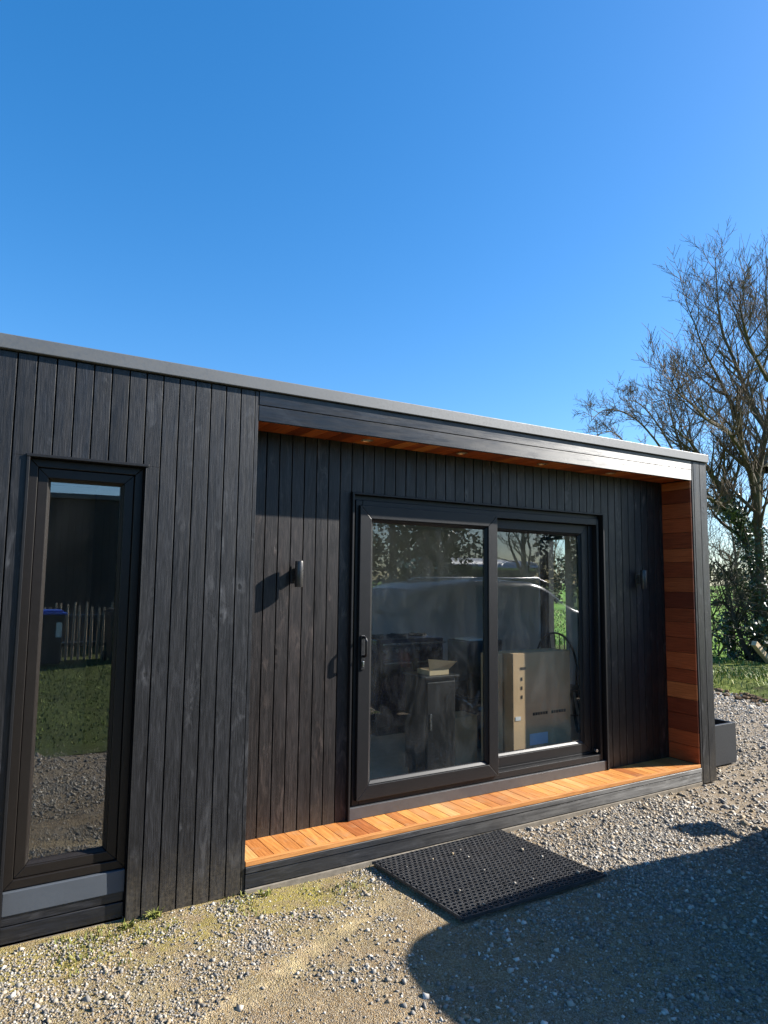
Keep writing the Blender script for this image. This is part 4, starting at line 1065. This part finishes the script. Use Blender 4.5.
for i in range(len(ss)):
    hw, zl, zb, zr, hr = [c_[i] for c_ in col_]
    half = [(0, zl), (hw*.80, zl), (hw*.96, zl + .07), (hw, zl + .22), (hw, (zl+zb)/2 + .06), (hw*.985, zb - .05), (hw*.965, zb), (hw*.94, zb + .02), ((hw*.94+hr)/2 + .015, (zb+zr)/2), (hr + .03, zr - .075), (hr, zr - .035), (hr - .08, zr - .008), (hr*.4, zr + .010), (0, zr + .014)]
    prof_all.append(half)
m = len(prof_all[0]); body = MB(); glassf = MB()
def cv(i, j, side): y_, z_ = prof_all[i][j]; return (CX0 + ss[i], CYC + side*y_, z_)
wins = [(.55, 1.05), (1.12, 1.80), (1.88, 2.42)]
for side in (1, -1):
    for i in range(len(ss)-1):
        sm = (ss[i] + ss[i+1])/2
        for j in range(m-1):
            tgt = body
            if j in (7, 8) and any(a_ < sm < b_ for a_, b_ in wins) and prof_all[i][13][1] > 1.2: tgt = glassf
            if j >= 11 and (2.10 < sm < 2.68 or .10 < sm < .32): tgt = glassf
            tgt.add([cv(i, j, side), cv(i+1, j, side), cv(i+1, j+1, side), cv(i, j+1, side)], [(0, 1, 2, 3)])
for i in (0, len(ss)-1):
    for side in (1, -1): body.add([cv(i, j, side) for j in range(m)], [tuple(range(m))])
bo = body.build('body', M['paint'], car); glo = glassf.build('windows', M['car_glass'], car)
import bmesh
for o in (bo, glo):
    b_ = bmesh.new(); b_.from_mesh(o.data); bmesh.ops.remove_doubles(b_, verts=b_.verts, dist=.0005); bmesh.ops.recalc_face_normals(b_, faces=b_.faces); b_.to_mesh(o.data); b_.free()
    o.data.polygons.foreach_set('use_smooth', [True]*len(o.data.polygons)); o.data.set_sharp_from_angle(angle=math.radians(40))
for wx in (.82, 3.52):
    for side in (1, -1):
        c0 = (CX0 + wx, CYC + side*(CHW - .10), .325); sg = side
        tyre = MB().lathe(c0, [(.20, -.10*sg), (.30, -.105*sg), (.325, -.08*sg), (.327, 0), (.325, .08*sg), (.30, .108*sg), (.215, .108*sg), (.20, .06*sg)], 36, 'y')
        whl = tyre.build('wheel', M['tyre'], car, smooth=True)
        rm = MB().lathe(c0, [(.0, .085*sg), (.05, .092*sg), (.06, .07*sg), (.195, .075*sg), (.213, .10*sg), (.213, .06*sg)], 36, 'y')
        for k in range(5):
            a = 2*math.pi*k/5; d = Vector((math.cos(a), 0, math.sin(a))); p = Vector(c0) + Vector((0, .088*sg, 0)); rm.tube([p + d*.04, p + d*.20], [.026, .018], 6)
        rm.build('rim', M['rim'], whl, smooth=True)
        arch = MB()
        pts_ = [(CX0 + wx + .365*math.cos(math.pi*k/14), CYC + side*(CHW - .008), .325 + .365*math.sin(math.pi*k/14)) for k in range(15)]
        arch.tube(pts_, .028, 6); arch.build('wheel_arch', M['trim_black'], car, smooth=True)
for side in (1, -1):
    b = MB(); c0 = Vector((CX0 + 2.50, CYC + side*1.07, 1.22)); b.obox(c0, .12, .20, .17, 0); b.obox(c0 + Vector((.03, -side*.14, -.06)), .05, .16, .03)
    b.build('wing_mirror', M['paint'], car, .03, True, 3)
    MB().obox((CX0 + .075, CYC + side*.66, .86), .10, .22, .16, side*.35).build('tail_light', M['red_lens'], car, .02)
    MB().obox((CX0 + 4.24, CYC + side*.62, .86), .14, .24, .12, -side*.5).build('headlight', M['clear_lens'], car, .03)
    MB().tube([(CX0 + .95, CYC + side*.61, 1.64), (CX0 + 1.05, CYC + side*.62, 1.69), (CX0 + 2.1, CYC + side*.64, 1.70), (CX0 + 2.25, CYC + side*.64, 1.64)], .014, 8).build('roof_rail', M['steel'], car, smooth=True)

# ------------------------------------------------------------------ what lies behind the camera and is mirrored in the glass
barn = empty('dark_barn', (-2, -16, 0), 'tall black timber barn across the lawn, mirrored in the narrow window', 'barn')
b = MB(); x = -8.0
while x < 6.2:
    b.box(x, x + .145, -14.02, -13.98, .1, 3.48, R.random()); x += .15
b.build('front_boards', M['clad_v'], barn)
MB().box(-8, 6.2, -20, -14.03, 0, 3.5).build('walls', M['dark_gap'], barn)
MB().box(-8.3, 6.5, -20.3, -13.8, 3.50, 3.62).build('roof', M['cap'], barn, .01)
# split paling fence
fe = empty('paling_fence', (.5, -11.2, 0), 'split wooden paling fence across the lawn before the dark barn', 'fence')
M['paling'] = bark('grey_paling', (.34, .27, .19), (.55, .46, .33), (.42, .36, .24))
b = MB(); x = -3.4
while x < 4.4:
    hgt = 1.14 + R.uniform(-.05, .08); p = Vector((x, -11.2, -.05)); tl = R.gauss(0, .03)
    b.tube([p, p + Vector((tl*.5, R.gauss(0, .01), hgt*.5)), p + Vector((tl, 0, hgt))], [.026, .027, .017], 5, R.random()); x += R.uniform(.085, .125)
pal = b.build('palings', M['paling'], fe); 
b = MB()
for z in (.35, .9): b.tube([(-3.5, -11.23, z), (4.5, -11.23, z)], .012, 6)
b.build('rails', M['steel'], fe)
def bin_(x, y, lid, label):
    rt = empty('wheelie_bin', (x, y, 0), label, 'bin', 'wheeled bins by the paling fence')
    b = MB(); vs = []
    for z, s in ((.06, .21), (.95, .28)):
        vs += [(x-s, y-s*1.15, z), (x+s, y-s*1.15, z), (x+s, y+s*1.15, z), (x-s, y+s*1.15, z)]
    b.add(vs, [(0,3,2,1), (4,5,6,7), (0,1,5,4), (1,2,6,5), (2,3,7,6), (3,0,4,7)]); b.build('bin_body', M['planter'], rt, .02)
    b = MB(); b.box(x-.30, x+.30, y-.36, y+.36, .955, 1.0); b.box(x-.24, x+.24, y-.29, y+.29, 1.0, 1.04); b.build('lid', lid, rt, .015)
    for sx_ in (-1, 1): MB().lathe((x + sx_*.25, y-.26, .10), [(0,-.025), (.10,-.025), (.10,.025), (0,.025)], 18, 'x').build('wheel', M['tyre'], rt)
    MB().tube([(x-.2, y-.40, .98), (x+.2, y-.40, .98)], .014, 8).build('handle', M['black_plastic'], rt)
    return rt
M['blue_lid'] = plain('blue_lid', (.03, .09, .42), .4); M['dark_lid'] = plain('dark_lid', (.02, .02, .022), .5)
b1 = bin_(.0, -10.4, M['blue_lid'], 'grey wheelie bin with blue lid mirrored in the narrow window')
MB().box(.12, .22, -10.085, -10.078, .55, .82).build('white_label', M['white'], b1)
bin_(1.34, -10.6, M['dark_lid'], 'all dark wheelie bin right of the blue lidded one')
# round topped metal shed whose curved eave glints
sh = empty('metal_shed', (14.4, -15.5, 0), 'long low metal shed with rounded pale roof behind the parked car', 'shed')
MB().box(12.6, 16.4, -17.4, -14.2, 0, 2.1).build('walls', M['planter'], sh)
b = MB(); pr = [(-14.05, 2.06), (-14.02, 2.14), (-14.06, 2.23), (-14.16, 2.31), (-14.32, 2.37), (-14.7, 2.42), (-15.8, 2.50), (-17.5, 2.40), (-17.5, 2.12)]
vs = [(12.5, y_, z_) for y_, z_ in pr] + [(16.5, y_, z_) for y_, z_ in pr]; k = len(pr)
b.add(vs, [(i, i+1, k+i+1, k+i) for i in range(k-1)] + [tuple(range(k)), tuple(reversed(range(k, 2*k))), (0, k, 2*k-1, k-1)])
M['galv'] = plain('galvanised_sheet', (.75, .76, .78), .45, 1.0, var=.05, scale=3, bump=.02)
b.build('roof', M['galv'], sh, smooth=True)
# evergreen and bare trees beyond the car
t = NT('evergreen_leaf'); r = t.attr(); M['ever'] = t.bsdf(t.ramp(r, [(0, (.018, .03, .012)), (.6, (.04, .06, .022)), (1, (.08, .10, .045))]), .6, 0, .3)
def evergreen(x, y, h, wd, label):
    rt = empty('evergreen_tree', (x, y, 0), label, 'tree', 'evergreens beyond the parked car')
    MB().tube([(x, y, 0), (x+.05, y, h*.5), (x, y, h*.9)], [.2, .13, .04], 8).build('trunk', M['bark'], rt, smooth=True)
    P = []; S_ = []
    for i in range(110):
        z = .3 + (h-.4)*R.random()**.8; q = wd*(1 - (z/h)**1.6)*R.uniform(.35, 1.0); a = R.uniform(0, 6.28)
        P.append(Vector((x + q*math.cos(a), y + q*math.sin(a), z))); S_.append(R.uniform(.2, .5))
    leaves(4200, P, S_, .10, M['ever'], 'crown', rt, .9)
evergreen(10.9, -13.2, 5.2, 1.7, 'evergreen tree nearest the barn, left of the metal shed')
evergreen(18.6, -14.6, 5.8, 2.1, 'broad evergreen tree just right of the metal shed')
evergreen(13.6, -19.6, 6.6, 2.4, 'tall evergreen tree behind the metal shed')
evergreen(17.2, -20.5, 6.2, 2.3, 'evergreen tree behind the right end of the metal shed')
evergreen(22.5, -15.5, 6.4, 2.3, 'evergreen tree furthest right beyond the car')
R = random.Random(101)
T = Tree(up=.10, wig=.22, twig_r=.012)
bb = Vector((14.4, -12.6, 0)); s0 = T.path([bb, bb + Vector((.1, 0, 1.4)), bb + Vector((-.1, .1, 3)), bb + Vector((.1, 0, 5))], .16, .03, 7)
T.along(s0, 2.2, 1.2, 16, 3, [4, 4, 3], f0=.25)
T.done('bare_tree', bb, 'slender leafless tree standing in front of the metal shed')
